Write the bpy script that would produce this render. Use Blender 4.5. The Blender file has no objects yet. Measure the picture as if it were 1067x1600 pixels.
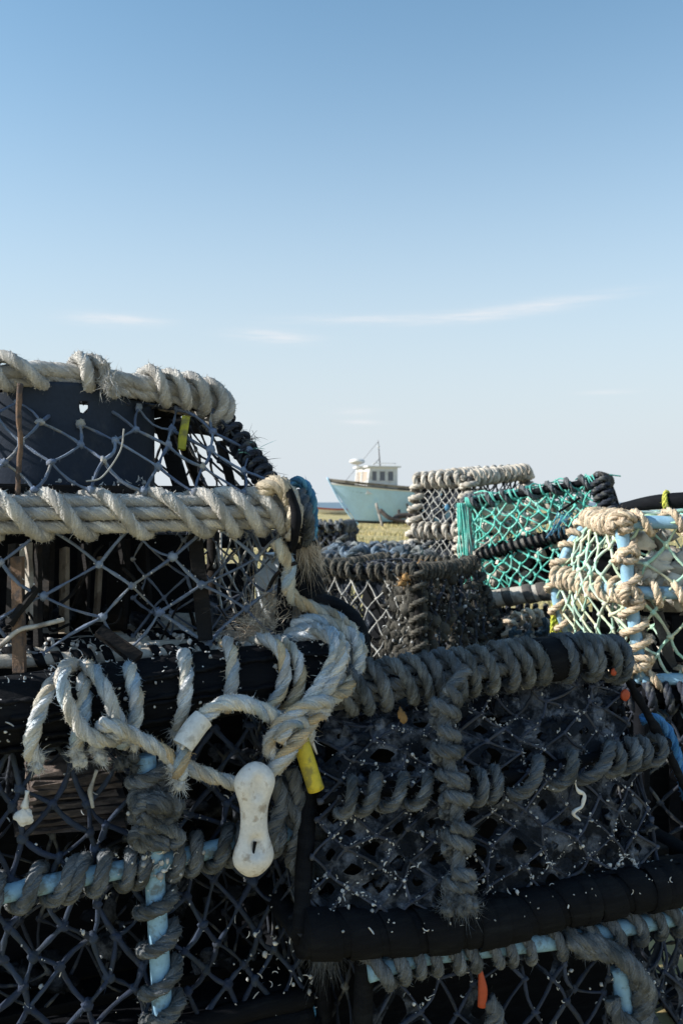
import bpy, math, random
import numpy as np
from math import radians as rad, sin, cos, pi
random.seed(7); RNG = np.random.default_rng(11)
sc = bpy.context.scene
COL = sc.collection

# ---------------------------------------------------------------- camera
FPX, CX, CY, HOR, EYE = 1400.0, 533.5, 800.0, 785.0, 1.05      # focal length and centre in photo pixels
PITCH = math.atan((CY-HOR)/FPX)
cam_d = bpy.data.cameras.new('camera'); cam = bpy.data.objects.new('camera', cam_d); COL.objects.link(cam)
cam_d.sensor_fit = 'VERTICAL'; cam_d.sensor_height = 36; cam_d.lens = 36*FPX/1600
cam_d.clip_start = .05; cam_d.clip_end = 60000
cam.location = (0, 0, EYE); cam.rotation_euler = (pi/2-PITCH, 0, 0)
cam_d.dof.use_dof = True; cam_d.dof.focus_distance = 1.12; cam_d.dof.aperture_fstop = 13
sc.camera = cam

# ---------------------------------------------------------------- sky, sun, exposure
SUN_EL, SUN_AZ = rad(29), rad(264)        # azimuth clockwise from +Y: the sun stands to the left, a little on the camera's side
to_sun = np.array((sin(SUN_AZ)*cos(SUN_EL), cos(SUN_AZ)*cos(SUN_EL), sin(SUN_EL)))
w = bpy.data.worlds.new('World'); sc.world = w; w.use_nodes = True
nt = w.node_tree; nt.nodes.clear()
def wn(t, **k):
    n = nt.nodes.new(t)
    for a, b in k.items(): setattr(n, a, b)
    return n
out = wn('ShaderNodeOutputWorld'); bg = wn('ShaderNodeBackground'); bg.inputs['Strength'].default_value = .15
sky = wn('ShaderNodeTexSky', sky_type='NISHITA', sun_disc=False, sun_elevation=SUN_EL, sun_rotation=SUN_AZ, air_density=1.0, dust_density=.5, ozone_density=4.0, altitude=0)
# thin cirrus: streaks by direction (azimuth, elevation), broken up by stretched noise
tc = wn('ShaderNodeTexCoord'); sep = wn('ShaderNodeSeparateXYZ'); nt.links.new(tc.outputs['Generated'], sep.inputs[0])
def wm(op, a, b=None, c=None):
    n = wn('ShaderNodeMath', operation=op)
    for i, v in enumerate((a, b, c)):
        if v is None: continue
        if isinstance(v, (int, float)): n.inputs[i].default_value = v
        else: nt.links.new(v, n.inputs[i])
    return n.outputs[0]
az = wm('ARCTAN2', sep.outputs[0], sep.outputs[1]); el = wm('ARCSINE', sep.outputs[2])
comb = wn('ShaderNodeCombineXYZ'); nt.links.new(wm('MULTIPLY', az, 9.0), comb.inputs[0]); nt.links.new(wm('MULTIPLY', el, 120.0), comb.inputs[1])
nz = wn('ShaderNodeTexNoise'); nz.inputs['Scale'].default_value = 1.6; nz.inputs['Detail'].default_value = 8; nz.inputs['Roughness'].default_value = .68
nt.links.new(comb.outputs[0], nz.inputs['Vector'])
nzf = wm('MULTIPLY_ADD', nz.outputs[0], 3.4, -1.05)
total = None
for px, py, hw, hh, slope, amt in ((180, 509, 72, 10, .0, .85), (425, 527, 66, 11, .03, .80), (600, 499, 175, 8, -.01, .5), (805, 490, 150, 11, -.10, .72), (555, 643, 36, 5, 0, .5), (565, 660, 34, 4, .02, .6), (945, 620, 45, 4, 0, .35)):
    a0, e0 = math.atan2(px-CX, FPX), math.atan2(HOR-py, FPX)
    da = wm('SUBTRACT', az, a0)
    de = wm('SUBTRACT', el, wm('MULTIPLY_ADD', da, -slope, e0))
    q = wm('ADD', wm('POWER', wm('ABSOLUTE', wm('MULTIPLY', da, FPX/hw)), 2.0), wm('POWER', wm('ABSOLUTE', wm('MULTIPLY', de, FPX/hh)), 2.0))
    g = wm('MULTIPLY', wm('EXPONENT', wm('MULTIPLY', q, -1.4)), amt)
    total = g if total is None else wm('ADD', total, g)
cl = wm('MULTIPLY', total, wm('MAXIMUM', nzf, 0.0)); cln = nt.nodes[-1]
# low-level haze: the clear sky whitens evenly towards the horizon, all the way round
tin = wn('ShaderNodeMixRGB', blend_type='MULTIPLY'); tin.inputs[0].default_value = 1; nt.links.new(sky.outputs[0], tin.inputs[1]); tin.inputs[2].default_value = (.98, 1.12, .975, 1)
hz = wn('ShaderNodeMixRGB'); nt.links.new(wm('EXPONENT', wm('MULTIPLY', wm('POWER', wm('MULTIPLY', wm('ABSOLUTE', el), 1/.31), 2.0), -1.0)), hz.inputs[0]); nt.links.new(tin.outputs[0], hz.inputs[1]); hz.inputs[2].default_value = (3.34, 3.64, 3.90, 1)
mix = wn('ShaderNodeMixRGB'); nt.links.new(wm('MINIMUM', cl, .6), mix.inputs[0]); nt.links.new(hz.outputs[0], mix.inputs[1]); mix.inputs[2].default_value = (4.2, 4.25, 4.4, 1)
nt.links.new(mix.outputs[0], bg.inputs[0]); nt.links.new(bg.outputs[0], out.inputs[0])
sun_d = bpy.data.lights.new('sun', 'SUN'); sun_d.energy = 4.7; sun_d.angle = rad(.55); sun_d.color = (1, .96, .90)
sun = bpy.data.objects.new('sun', sun_d); COL.objects.link(sun); sun.location = (-6, -1, 6)
sun.rotation_euler = (pi/2-SUN_EL, 0, -SUN_AZ+pi)
sc.view_settings.view_transform = 'Standard'; sc.view_settings.look = 'None'; sc.view_settings.exposure = 0.48; sc.view_settings.gamma = 1
sc.view_settings.use_curve_mapping = False
sc.cycles.max_bounces = 6; sc.cycles.transparent_max_bounces = 6

# ---------------------------------------------------------------- helpers: points
V = lambda *a: np.array(a, float)
RIGHT, FWD, UPV = V(1, 0, 0), V(0, cos(PITCH), -sin(PITCH)), V(0, sin(PITCH), cos(PITCH))
CAM = V(0, 0, EYE)
def ray(px, py): return RIGHT*(px-CX)/FPX + UPV*(CY-py)/FPX + FWD
def P(px, py, d): return CAM + ray(px, py)*d
def proj(p):
    q = np.asarray(p)-CAM; d = q@FWD
    return CX+FPX*(q@RIGHT)/d, CY-FPX*(q@UPV)/d
class Frame:                                  # an upright frame: r runs right, w runs back, z up
    def __init__(s, o, theta):
        s.O = o; t = rad(theta); s.r = V(cos(t), sin(t), 0); s.w = V(-sin(t), cos(t), 0)
    def S(s, u, w_, z): q = s.O+s.r*u+s.w*w_; return V(q[0], q[1], z)
    def F(s, px, py, w_=0.): d = ray(px, py); k = ((s.O+s.w*w_-CAM)@s.w)/(d@s.w); return CAM+d*k

# ---------------------------------------------------------------- helpers: meshes
class MB:
    def __init__(s): s.v = []; s.q = []; s.t = []; s.c = []; s.uv = []; s.n = 0
    def add(s, v, quads=None, tris=None, col=None, uv=None):
        v = np.asarray(v, float).reshape(-1, 3)
        if quads is not None and len(quads): s.q.append(np.asarray(quads, int)+s.n)
        if tris is not None and len(tris): s.t.append(np.asarray(tris, int)+s.n)
        s.v.append(v); s.n += len(v)
        c = np.ones((len(v), 3)) if col is None else np.broadcast_to(np.asarray(col, float), (len(v), 3))
        s.c.append(c)
        s.uv.append(np.zeros((len(v), 2)) if uv is None else uv)
        return s
    def build(s, name, m, parent=None, smooth=True, **tags):
        v = np.concatenate(s.v); o = origin_of(parent)
        q = np.concatenate(s.q) if s.q else np.zeros((0, 4), int); t = np.concatenate(s.t) if s.t else np.zeros((0, 3), int)
        me = bpy.data.meshes.new(name)
        me.vertices.add(len(v)); me.vertices.foreach_set('co', (v-o).astype(np.float32).ravel())
        loops = np.concatenate((q.ravel(), t.ravel())); nq, n3 = len(q), len(t)
        me.loops.add(len(loops)); me.loops.foreach_set('vertex_index', loops.astype(np.int32))
        st = np.concatenate((np.arange(nq)*4, nq*4+np.arange(n3)*3)); me.polygons.add(nq+n3)
        me.polygons.foreach_set('loop_start', st.astype(np.int32))
        me.polygons.foreach_set('use_smooth', np.full(nq+n3, smooth))
        me.update(calc_edges=True)
        ca = me.color_attributes.new('tint', 'FLOAT_COLOR', 'POINT')
        ca.data.foreach_set('color', np.hstack((np.concatenate(s.c), np.ones((len(v), 1)))).astype(np.float32).ravel())
        ul = me.uv_layers.new(name='UVMap'); ul.data.foreach_set('uv', np.concatenate(s.uv)[loops].astype(np.float32).ravel())
        me.validate()
        ob = bpy.data.objects.new(name, me); COL.objects.link(ob)
        if m is not None: me.materials.append(m)
        if parent is not None: ob.parent = parent
        for k, x in tags.items(): ob[k] = x
        return ob
ORI = {}
def origin_of(p):
    while p is not None:
        if p.name in ORI: return ORI[p.name]
        p = p.parent
    return V(0, 0, 0)
def thing(name, label, cat, loc, group=None):
    o = bpy.data.objects.new(name, None); COL.objects.link(o); o.empty_display_size = .1
    o.location = tuple(loc); ORI[o.name] = np.array(loc, float)
    o['label'] = label; o['category'] = cat
    if group: o['group'] = group
    return o

def catmull(pts, k=12):
    p = np.array(pts, float)
    if len(p) < 3: t = np.linspace(0, 1, k)[:, None]; return p[0]*(1-t)+p[-1]*t
    q = np.vstack((2*p[0]-p[1], p, 2*p[-1]-p[-2])); o = []
    t = np.linspace(0, 1, k, endpoint=False)[:, None]
    for i in range(1, len(q)-2):
        a, b, c, d = q[i-1], q[i], q[i+1], q[i+2]
        o.append(.5*(2*b+(c-a)*t+(2*a-5*b+4*c-d)*t**2+(3*b-a-3*c+d)*t**3))
    o.append(p[-1:]); return np.vstack(o)
def resample(p, ds):
    L = np.concatenate(([0], np.cumsum(np.linalg.norm(np.diff(p, axis=0), axis=1))))
    n = max(2, int(round(L[-1]/ds))+1); s = np.linspace(0, L[-1], n)
    return np.stack([np.interp(s, L, p[:, k]) for k in range(3)], 1), s
def frames(p):
    T = np.gradient(p, axis=0); T /= np.linalg.norm(T, axis=1)[:, None]+1e-12
    up = V(0, 0, 1) if abs(T[0][2]) < .9 else V(0, 1, 0)
    n = up-T[0]*(up@T[0]); n /= np.linalg.norm(n); N = [n]
    for i in range(1, len(p)):
        n = n-T[i]*(n@T[i]); n /= np.linalg.norm(n)+1e-12; N.append(n)
    N = np.array(N); return T, N, np.cross(T, N)
def wob(x, y, amp, f, k=5):                   # cheap smooth noise
    o = np.zeros(np.broadcast(x, y).shape)
    for _ in range(k):
        a, b, c = RNG.normal(0, f, 2).tolist()+[RNG.uniform(0, 6.3)]
        o = o+np.sin(a*x+round(b/f*2)*y+c)
    return o*amp/math.sqrt(k)
def tube(mb, path, r, sides=8, col=None, ds=None, lump=0., caps=True, smoothpath=True, flat=1., vrep=1.):
    p = catmull(path) if smoothpath else np.array(path, float)
    p, s = resample(p, ds or max(np.max(r)*.8, .0015)); T, N, B = frames(p); n = len(p)
    rr = np.interp(np.linspace(0, 1, n), np.linspace(0, 1, len(r)), r) if np.ndim(r) else np.full(n, r)
    a = np.linspace(0, 2*pi, sides, endpoint=False)
    R = rr[:, None]*(1+(wob(s[:, None]/np.max(rr), a[None], lump, .9) if lump else 0)*np.ones((n, sides)))
    v = p[:, None]+R[..., None]*(np.cos(a)[None, :, None]*N[:, None]+flat*np.sin(a)[None, :, None]*B[:, None])
    i = np.arange(n-1)[:, None]*sides; j = np.arange(sides)[None]; j2 = (j+1) % sides
    q = np.stack((i+j, i+j2, i+sides+j2, i+sides+j), -1).reshape(-1, 4)
    uv = np.stack((np.repeat(s, sides), np.tile(a/(2*pi), n)), 1)
    tr = None; v = v.reshape(-1, 3)
    if caps:
        v = np.vstack((v, p[0], p[-1])); uv = np.vstack((uv, [[0, 0]], [[s[-1], 0]]))
        k = np.arange(sides); k2 = (k+1) % sides
        tr = np.vstack((np.stack((k2, k, np.full(sides, n*sides)), 1), np.stack((k+(n-1)*sides, k2+(n-1)*sides, np.full(sides, n*sides+1)), 1)))
    c = col
    if col is not None and np.ndim(col) == 2:
        c = np.stack([np.interp(np.linspace(0, 1, n), np.linspace(0, 1, len(col)), np.asarray(col)[:, x]) for x in range(3)], 1)
        c = np.repeat(c, sides, 0)
        if caps: c = np.vstack((c, c[0], c[-1]))
    return mb.add(v, q, tr, c, uv)
def fuzz(mb, pts, nrm, tan, n, ln, col=1., width=.00032, droop=.25):
    if n < 1: return
    i = RNG.integers(0, len(pts), n); b = pts[i]
    d = nrm[i]*RNG.uniform(.3, 1, (n, 1))+tan[i]*RNG.normal(0, .9, (n, 1))+RNG.normal(0, .45, (n, 3)); d[:, 2] -= droop*RNG.uniform(0, 1, n)
    d /= np.linalg.norm(d, axis=1)[:, None]; L = ln*RNG.exponential(.6, (n, 1)).clip(.15, 2.6)
    s = np.cross(d, RNG.normal(0, 1, (n, 3))); s /= np.linalg.norm(s, axis=1)[:, None]+1e-9
    m = b+d*L*.55; e = b+d*L+RNG.normal(0, .28, (n, 3))*L
    v = np.stack((b-s*width, b+s*width, m+s*width*.7, m-s*width*.7, e), 1).reshape(-1, 3)
    k = np.arange(n)[:, None]*5
    c = np.repeat(np.broadcast_to(col, (n, 3)) if np.ndim(col) < 2 else col[i], 5, 0)
    mb.add(v, np.hstack((k, k+1, k+2, k+3)), np.hstack((k+3, k+2, k+4)), c)
def rope(mb, path, r, tints=((1, 1, 1),)*3, pitch=6.5, sides=7, hair=1., hl=.006, ds=None, smoothpath=True, patch=None, dirt=.18, lay=1.):
    """A laid three-strand rope along a path, with loose fibres. tints: one colour per strand; patch: colour stains along it."""
    p = catmull(path) if smoothpath else np.array(path, float)
    p, s = resample(p, ds or r*.34); T, N, B = frames(p); n = len(p); ph0 = RNG.uniform(0, 6.3)
    a = np.linspace(0, 2*pi, sides, endpoint=False); allp, alln, allc = [], [], []
    thick = 1+wob(s/r, 0*s, .045, .25)
    for k in range(3):
        ph = 2*pi*s/(pitch*r)+2*pi*k/3+ph0+wob(s/r, 0*s, .25, .2)
        off = N*np.cos(ph)[:, None]+B*np.sin(ph)[:, None]; tanv = -N*np.sin(ph)[:, None]+B*np.cos(ph)[:, None]
        c = p+off*(r*.40*lay*thick)[:, None]
        R = r*(1-.38*lay)*thick[:, None]*(1+wob(s[:, None]/r, a[None], .07, 1.3)+RNG.normal(0, .025, (n, sides)))
        nn = off[:, None]*np.cos(a)[None, :, None]+tanv[:, None]*np.sin(a)[None, :, None]
        v = c[:, None]+R[..., None]*nn
        i = np.arange(n-1)[:, None]*sides; j = np.arange(sides)[None]; j2 = (j+1) % sides
        q = np.stack((i+j, i+j2, i+sides+j2, i+sides+j), -1).reshape(-1, 4)
        base = np.array(tints[k % len(tints)], float)
        f = 1+wob(s/r, 0*s, dirt, .16)+wob(s/r, 0*s, dirt*.6, .7)
        cc = base[None]*f[:, None]
        if patch is not None:
            for pc, amt, fr in patch:
                m_ = np.clip(wob(s/r, 0*s, 1.0, fr)-(1.0-amt*2), 0, .55)[:, None]/.55
                cc = cc*(1-m_)+np.array(pc)[None]*f[:, None]*m_
        cc = np.repeat(cc, sides, 0).clip(0, 2)
        uv = np.stack((np.repeat(s, sides)/r, np.tile(a/(2*pi), n)), 1)
        v = v.reshape(-1, 3); mb.add(np.vstack((v, c[0], c[-1])), q, np.vstack((np.stack((j2[0], j[0], np.full(sides, n*sides)), 1), np.stack((j[0]+(n-1)*sides, j2[0]+(n-1)*sides, np.full(sides, n*sides+1)), 1))), np.vstack((cc, cc[:1], cc[-1:])), np.vstack((uv, uv[:1], uv[-1:])))
        allp.append(v[np.tile(np.arange(sides), n) % sides >= 0]); alln.append(nn.reshape(-1, 3)); allc.append(cc)
    if hair > 0:
        ap, an, ac = np.vstack(allp), np.vstack(alln), np.vstack(allc)
        axis = np.repeat(p, sides, 0); axis = np.vstack((axis,)*3); outw = ap-axis
        keep = (outw*an).sum(1) > r*.3
        at = np.vstack((np.repeat(T, sides, 0),)*3)
        fuzz(mb, ap[keep], an[keep], at[keep], int(hair*1300*s[-1]*min(1, r/.010)), hl*.75, ac[keep]*1.08, .00026)
        fuzz(mb, ap[keep], an[keep], at[keep], int(hair*3600*s[-1]*min(1, r/.010)), .0026, ac[keep]*1.05, .0004, 0)
    return mb
class Rail:                                   # a bar: phi 0 is its top, 90 degrees the side towards the camera
    def __init__(s, path, ds=.003):
        s.p, s.s = resample(catmull(path), ds); s.T, s.N, s.B = frames(s.p); s.L = s.s[-1]
        s.px = np.array([proj(q)[0] for q in s.p]); s.py = np.array([proj(q)[1] for q in s.p])
    def spx(s, px): return s.s[np.argmin(abs(s.px-px))]
    def spy(s, py): return s.s[np.argmin(abs(s.py-py))]
    def ring(s, ss, phi, R):
        f = lambda A: np.stack([np.interp(ss, s.s, A[:, k]) for k in range(3)], 1)
        return f(s.p)+np.asarray(R).reshape(-1, 1)*(f(s.N)*np.cos(phi)[:, None]+f(s.B)*np.sin(phi)[:, None])
    def helix(s, s0, s1, turns, R, ph=0., jit=.25, n=22):
        k = max(8, int(abs(turns)*n)); t = np.linspace(0, 1, k)
        ss = s0+(s1-s0)*t+wob(t*turns*6, 0*t, jit*(s1-s0)/max(abs(turns), 1), .12); phi = ph+2*pi*turns*t
        return s.ring(ss.clip(0, s.L), phi, R*(1+wob(t*turns*6, 0*t, .05, .4)))
    def over(s, a, b, R, ph0=-75, ph1=200, n=28):
        """a lashing that crosses the front of the bar from photo column a (top) to column b (bottom)"""
        sa, sb = s.spx(a), s.spx(b); return s.turn(sa+(sb-sa)*ph0/180, sa+(sb-sa)*ph1/180, R, ph0, ph1, n)
    def turn(s, s0, s1, R, ph0=-150, ph1=200, n=26):
        t = np.linspace(0, 1, n); return s.ring((s0+(s1-s0)*t).clip(0, s.L), np.radians(ph0+(ph1-ph0)*t), np.full(n, R))
def tuft(mb, c, d, n, ln, spread=.5, width=.0006, col=1., root=.006):
    """a frayed end: curved loose fibres leaving a point"""
    c = np.asarray(c); d = np.asarray(d)/np.linalg.norm(d)
    b = c+RNG.normal(0, root, (n, 3)); dd = d+RNG.normal(0, spread, (n, 3)); dd /= np.linalg.norm(dd, axis=1)[:, None]
    L = ln*RNG.uniform(.35, 1.2, (n, 1)); k1 = RNG.normal(0, .45, (n, 3)); pts = []
    for t in (0, .35, .7, 1): pts.append(b+dd*L*t+k1*L*t*t+V(0, 0, -.35)*L*t*t)
    s_ = np.cross(dd, RNG.normal(0, 1, (n, 3))); s_ /= np.linalg.norm(s_, axis=1)[:, None]+1e-9
    v = []
    for x, wd in zip(pts, (1, .9, .7, .25)): v += [x-s_*width*wd, x+s_*width*wd]
    v = np.stack(v, 1).reshape(-1, 3); k = np.arange(n)[:, None]*8
    q = np.vstack([np.hstack((k+2*i, k+2*i+1, k+2*i+3, k+2*i+2)) for i in range(3)])
    mb.add(v, q, None, np.repeat(RNG.uniform(.75, 1.15, (n, 1))*np.broadcast_to(col, (n, 3)), 8, 0))
def frayball(mb, c, d, size, n=900, ln=.008, col=1.):
    """a cottony frayed rope end: a lumpy core under short tangled fibres"""
    c = np.asarray(c); d = np.asarray(d, float)/np.linalg.norm(d); pts = []
    for k in range(5):
        q = c+d*size*(.5*k-.4)+RNG.normal(0, size*.35, 3); s_ = size*random.uniform(.5, .8); blob(mb, q, s_, s_, s_*1.1, .25, 14, 9, col)
        v = RNG.normal(0, 1, (n//5, 3)); v /= np.linalg.norm(v, axis=1)[:, None]; pts.append((q+v*s_, v))
    P_, N_ = np.vstack([a for a, b in pts]), np.vstack([b for a, b in pts]); fuzz(mb, P_, N_, np.broadcast_to(d, N_.shape), n, ln, np.full(3, col)*1.0, .0004, .3)
# surface patches: f(u, v) with u to the right and v upwards
def patch4(bl, br, tr, tl, bulge=0., wave=0., bow=(0, 0, 0)):
    bl, br, tr, tl = map(np.asarray, (bl, br, tr, tl)); nrm = np.cross(br-bl, tl-bl); nrm /= np.linalg.norm(nrm)
    ph = RNG.uniform(0, 6, 3)
    def f(u, v):
        u = np.asarray(u, float)[..., None]; v = np.asarray(v, float)[..., None]
        p = bl*(1-u)*(1-v)+br*u*(1-v)+tr*u*v+tl*(1-u)*v
        b = bulge*np.sin(pi*u.clip(0, 1))*np.sin(pi*v.clip(0, 1))+wave*(np.sin(5*u+3*v+ph[0])+.6*np.sin(9*v-6*u+ph[1]))*np.sin(pi*u.clip(0, 1))
        return p+nrm*b+np.asarray(bow)*(1-u)*np.sin(pi*v.clip(0, 1))
    f.n = nrm; f.size = (np.linalg.norm(br-bl), np.linalg.norm(tl-bl)); return f
def net(mb, f, cw, ch, r=.0018, knot=2.0, jit=.09, sides=5, seg=4, tints=((1, 1, 1),), miss=0., sag=.05, knotty=True, hair=0.):
    """diamond netting on a patch: knotted twine bars. Returns the knot positions and the cells."""
    nu = max(1, round(f.size[0]/cw)); nv = max(2, round(f.size[1]/(ch/2)))
    uu, vv, idx = [], [], {}
    for j in range(nv+1):
        for i in range(nu+1):
            u = (i+.5*(j % 2))/nu
            if u > 1.0001: continue
            idx[i, j] = len(uu); e = 0 if j in (0, nv) or u < .01 or u > .99 else 1
            uu.append(u+e*random.gauss(0, jit/nu)); vv.append(j/nv+e*random.gauss(0, jit/nv))
    pts = f(np.array(uu), np.array(vv)); E = []
    for (i, j), a in idx.items():
        for k in ((i, j+1), (i-1 if j % 2 == 0 else i+1, j+1)):
            if k in idx and random.random() >= miss: E.append((a, idx[k]))
    E = np.array(E); A, Bp = pts[E[:, 0]], pts[E[:, 1]]; D = Bp-A; L = np.linalg.norm(D, axis=1)[:, None]; D = D/L
    X = np.cross(D, f.n+RNG.normal(0, .05, D.shape)); X /= np.linalg.norm(X, axis=1)[:, None]; Y = np.cross(D, X)
    t = np.linspace(0, 1, seg+1); an = np.linspace(0, 2*pi, sides, endpoint=False); m = len(E)
    bow = RNG.normal(0, sag, (m, 1))*L; bow2 = RNG.normal(0, sag, (m, 1))*L
    c = A[:, None]+(Bp-A)[:, None]*t[None, :, None]+(X*bow+Y*bow2+V(0, 0, -1)*abs(bow)*.5)[:, None]*np.sin(pi*t)[None, :, None]
    rr = r*((1+RNG.normal(0, .18, (m, seg+1)))*RNG.uniform(.8, 1.15, (m, 1))).clip(.55, 1.6)
    v = c[:, :, None]+rr[:, :, None, None]*(np.cos(an)[None, None, :, None]*X[:, None, None]+np.sin(an)[None, None, :, None]*Y[:, None, None])
    base = (np.arange(m)*(seg+1)*sides)[:, None, None]; i = (np.arange(seg)*sides)[None, :, None]; j = np.arange(sides)[None, None]; j2 = (j+1) % sides
    q = np.stack(np.broadcast_arrays(base+i+j, base+i+j2, base+i+sides+j2, base+i+sides+j), -1).reshape(-1, 4)
    tt = np.array(tints)[RNG.integers(0, len(tints), m)]*RNG.uniform(.75, 1.2, (m, 1))
    uv = np.stack((np.broadcast_to((t*3)[None, :, None], (m, seg+1, sides)).ravel(), np.broadcast_to((an/6.283)[None, None], (m, seg+1, sides)).ravel()), 1)
    mb.add(v.reshape(-1, 3), q, None, np.repeat(tt, (seg+1)*sides, 0), uv)
    if hair:
        fuzz(mb, v.reshape(-1, 3), np.repeat(f.n[None], v.size//3, 0)*-1, np.repeat(D, (seg+1)*sides, 0), int(hair*m), .004, np.array(tints[0])*1.1, .00035)
    if knotty:
        la = np.linspace(0, pi, 5); lo = np.linspace(0, 2*pi, 7)[:-1]; K = len(pts)
        tmpl = np.stack((np.sin(la)[:, None]*np.cos(lo), np.sin(la)[:, None]*np.sin(lo), np.cos(la)[:, None]*np.ones(6)), -1).reshape(-1, 3)
        kv = tmpl[None]*(r*knot*RNG.uniform(.75, 1.25, (K, 1, 3)))*(1+RNG.normal(0, .16, (K, len(tmpl), 1)))
        kv = pts[:, None]+kv; i = (np.arange(4)*6)[:, None]; j = np.arange(6)[None]; j2 = (j+1) % 6
        tq = np.stack((i+j, i+j2, i+6+j2, i+6+j), -1).reshape(-1, 4)
        q = ((np.arange(K)*len(tmpl))[:, None, None]+tq[None]).reshape(-1, 4)
        mb.add(kv.reshape(-1, 3), q, None, np.repeat(np.array(tints)[RNG.integers(0, len(tints), K)]*RNG.uniform(.9, 1.35, (K, 1)), len(tmpl), 0))
    cells = []
    for (i, j), a in idx.items():
        if j+2 <= nv:
            l = idx.get((i-1 if j % 2 == 0 else i, j+1)); rgt = idx.get((i if j % 2 == 0 else i+1, j+1)); tp = idx.get((i, j+2))
            if l is not None and rgt is not None and tp is not None: cells.append(pts[[a, rgt, tp, l]])
    return pts, cells
def crust(mb, cells, full=.2, none=.15, lo=.25, hi=.85, back=.003):
    """silt and growth webbing the meshes of a net: each cell a sheet with an uneven hole"""
    for c in cells:
        if random.random() < none: continue
        k = 16; n = np.cross(c[1]-c[3], c[2]-c[0]); n /= np.linalg.norm(n)+1e-9; ctr = c.mean(0)
        t = np.linspace(0, 4, k, endpoint=False); i = t.astype(int); fr = (t-i)[:, None]
        o = c[i]*(1-fr)+c[(i+1) % 4]*fr
        h = 0 if random.random() < full else random.uniform(lo, hi)
        ang = np.linspace(0, 2*pi, k, endpoint=False); rad_ = h*(1+.22*np.sin(ang*2+random.uniform(0, 6))+.12*np.sin(ang*3+random.uniform(0, 6)))
        inner = ctr+(o-ctr)*rad_[:, None]*.72 - n*back*random.uniform(-1, 1.6)
        # pull the inner edge towards an ellipse
        rmean = np.linalg.norm(inner-ctr, axis=1).mean(); dirs = (inner-ctr)/(np.linalg.norm(inner-ctr, axis=1)[:, None]+1e-9)
        inner = ctr+(inner-ctr)*.6+dirs*rmean*.4 if h > 0 else inner
        mid = (o+inner)/2+n*RNG.normal(0, .0016, (k, 1))+RNG.normal(0, .0006, (k, 3)); j = np.arange(k); j2 = (j+1) % k
        mb.add(np.vstack((o, mid, inner)), np.vstack((np.stack((j, j2, j2+k, j+k), 1), np.stack((j+k, j2+k, j2+2*k, j+2*k), 1))), None, random.uniform(.7, 1.25))
        if h == 0: mb.add(np.vstack((inner, ctr)), None, np.stack((j, j2, np.full(k, k)), 1), random.uniform(.7, 1.2))
def flecks(mb, pts, size=.004, worm=.55, spread=.004):
    """white worm tubes and barnacle grains at the given points"""
    pts = np.asarray(pts)+RNG.normal(0, spread, (len(pts), 3))
    for p in pts:
        L = min(size*.8*random.expovariate(1.0)**1.6+size*.3, size*2.6, .0105)
        if random.random() < worm:
            a = random.uniform(.4, 3.2); t = np.linspace(-.5, .5, 5); R = L/a
            d = RNG.normal(0, 1, 3); d[1] *= .4; d /= np.linalg.norm(d); e = np.cross(d, RNG.normal(0, 1, 3)+V(0, 2, 0)); e /= np.linalg.norm(e)
            c = p+R*(np.sin(a*t)[:, None]*d+(1-np.cos(a*t))[:, None]*e)
            T = np.gradient(c, axis=0); T /= np.linalg.norm(T, axis=1)[:, None]; nn = np.cross(d, e); rr = random.uniform(.00045, .0011)
            an = np.linspace(0, 2*pi, 4, endpoint=False)
            v = c[:, None]+rr*np.array([.6, 1, 1, 1, .6])[:, None, None]*(np.cos(an)[None, :, None]*nn+np.sin(an)[None, :, None]*np.cross(T, nn)[:, None])
            i = (np.arange(4)*4)[:, None]; j = np.arange(4)[None]; j2 = (j+1) % 4
            mb.add(v.reshape(-1, 3), np.vstack((np.stack((i+j, i+j2, i+4+j2, i+4+j), -1).reshape(-1, 4), [[0, 1, 2, 3], [19, 18, 17, 16]])), None, random.uniform(.6, 1.1))
        else:
            s_ = min(L, size*1.8)*.36*RNG.uniform(.5, 1.2, 3); la = np.array([.0, .8, 1.7, 2.5, pi]); lo = np.linspace(0, 2*pi, 6, endpoint=False)
            v = np.stack((np.sin(la)[:, None]*np.cos(lo), np.sin(la)[:, None]*np.sin(lo), np.cos(la)[:, None]*np.ones(6)), -1).reshape(-1, 3)*(1+RNG.normal(0, .15, (30, 1)))*s_+p
            i = (np.arange(4)*6)[:, None]; j = np.arange(6)[None]; j2 = (j+1) % 6
            mb.add(v, np.stack((i+j, i+6+j, i+6+j2, i+j2), -1).reshape(-1, 4), None, random.uniform(.45, 1.1))
def box(mb, c, ax, ay, az, col=None, taper=1., rough=0.):
    """a bar or plank from half-axes; edges chamfered by a second ring"""
    c, ax, ay, az = map(np.asarray, (c, ax, ay, az)); ch = .12
    pr = [(-1, -1+ch), (-1+ch, -1), (1-ch, -1), (1, -1+ch), (1, 1-ch), (1-ch, 1), (-1+ch, 1), (-1, 1-ch)]
    v = []
    for k, t in ((-1, 1), (-.4, 1), (.4, 1), (1, taper)):
        for a, b in pr: v.append(c+ax*k+(ay*a+az*b)*t+RNG.normal(0, 1, 3)*rough)
    i = (np.arange(3)*8)[:, None]; j = np.arange(8)[None]; j2 = (j+1) % 8
    q = np.vstack((np.stack((i+j, i+j2, i+8+j2, i+8+j), -1).reshape(-1, 4), [[0, 7, 4, 3], [0, 3, 2, 1], [7, 6, 5, 4], [24, 27, 28, 31], [24, 25, 26, 27], [28, 29, 30, 31]]))
    mb.add(np.array(v), q, None, col)
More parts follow.
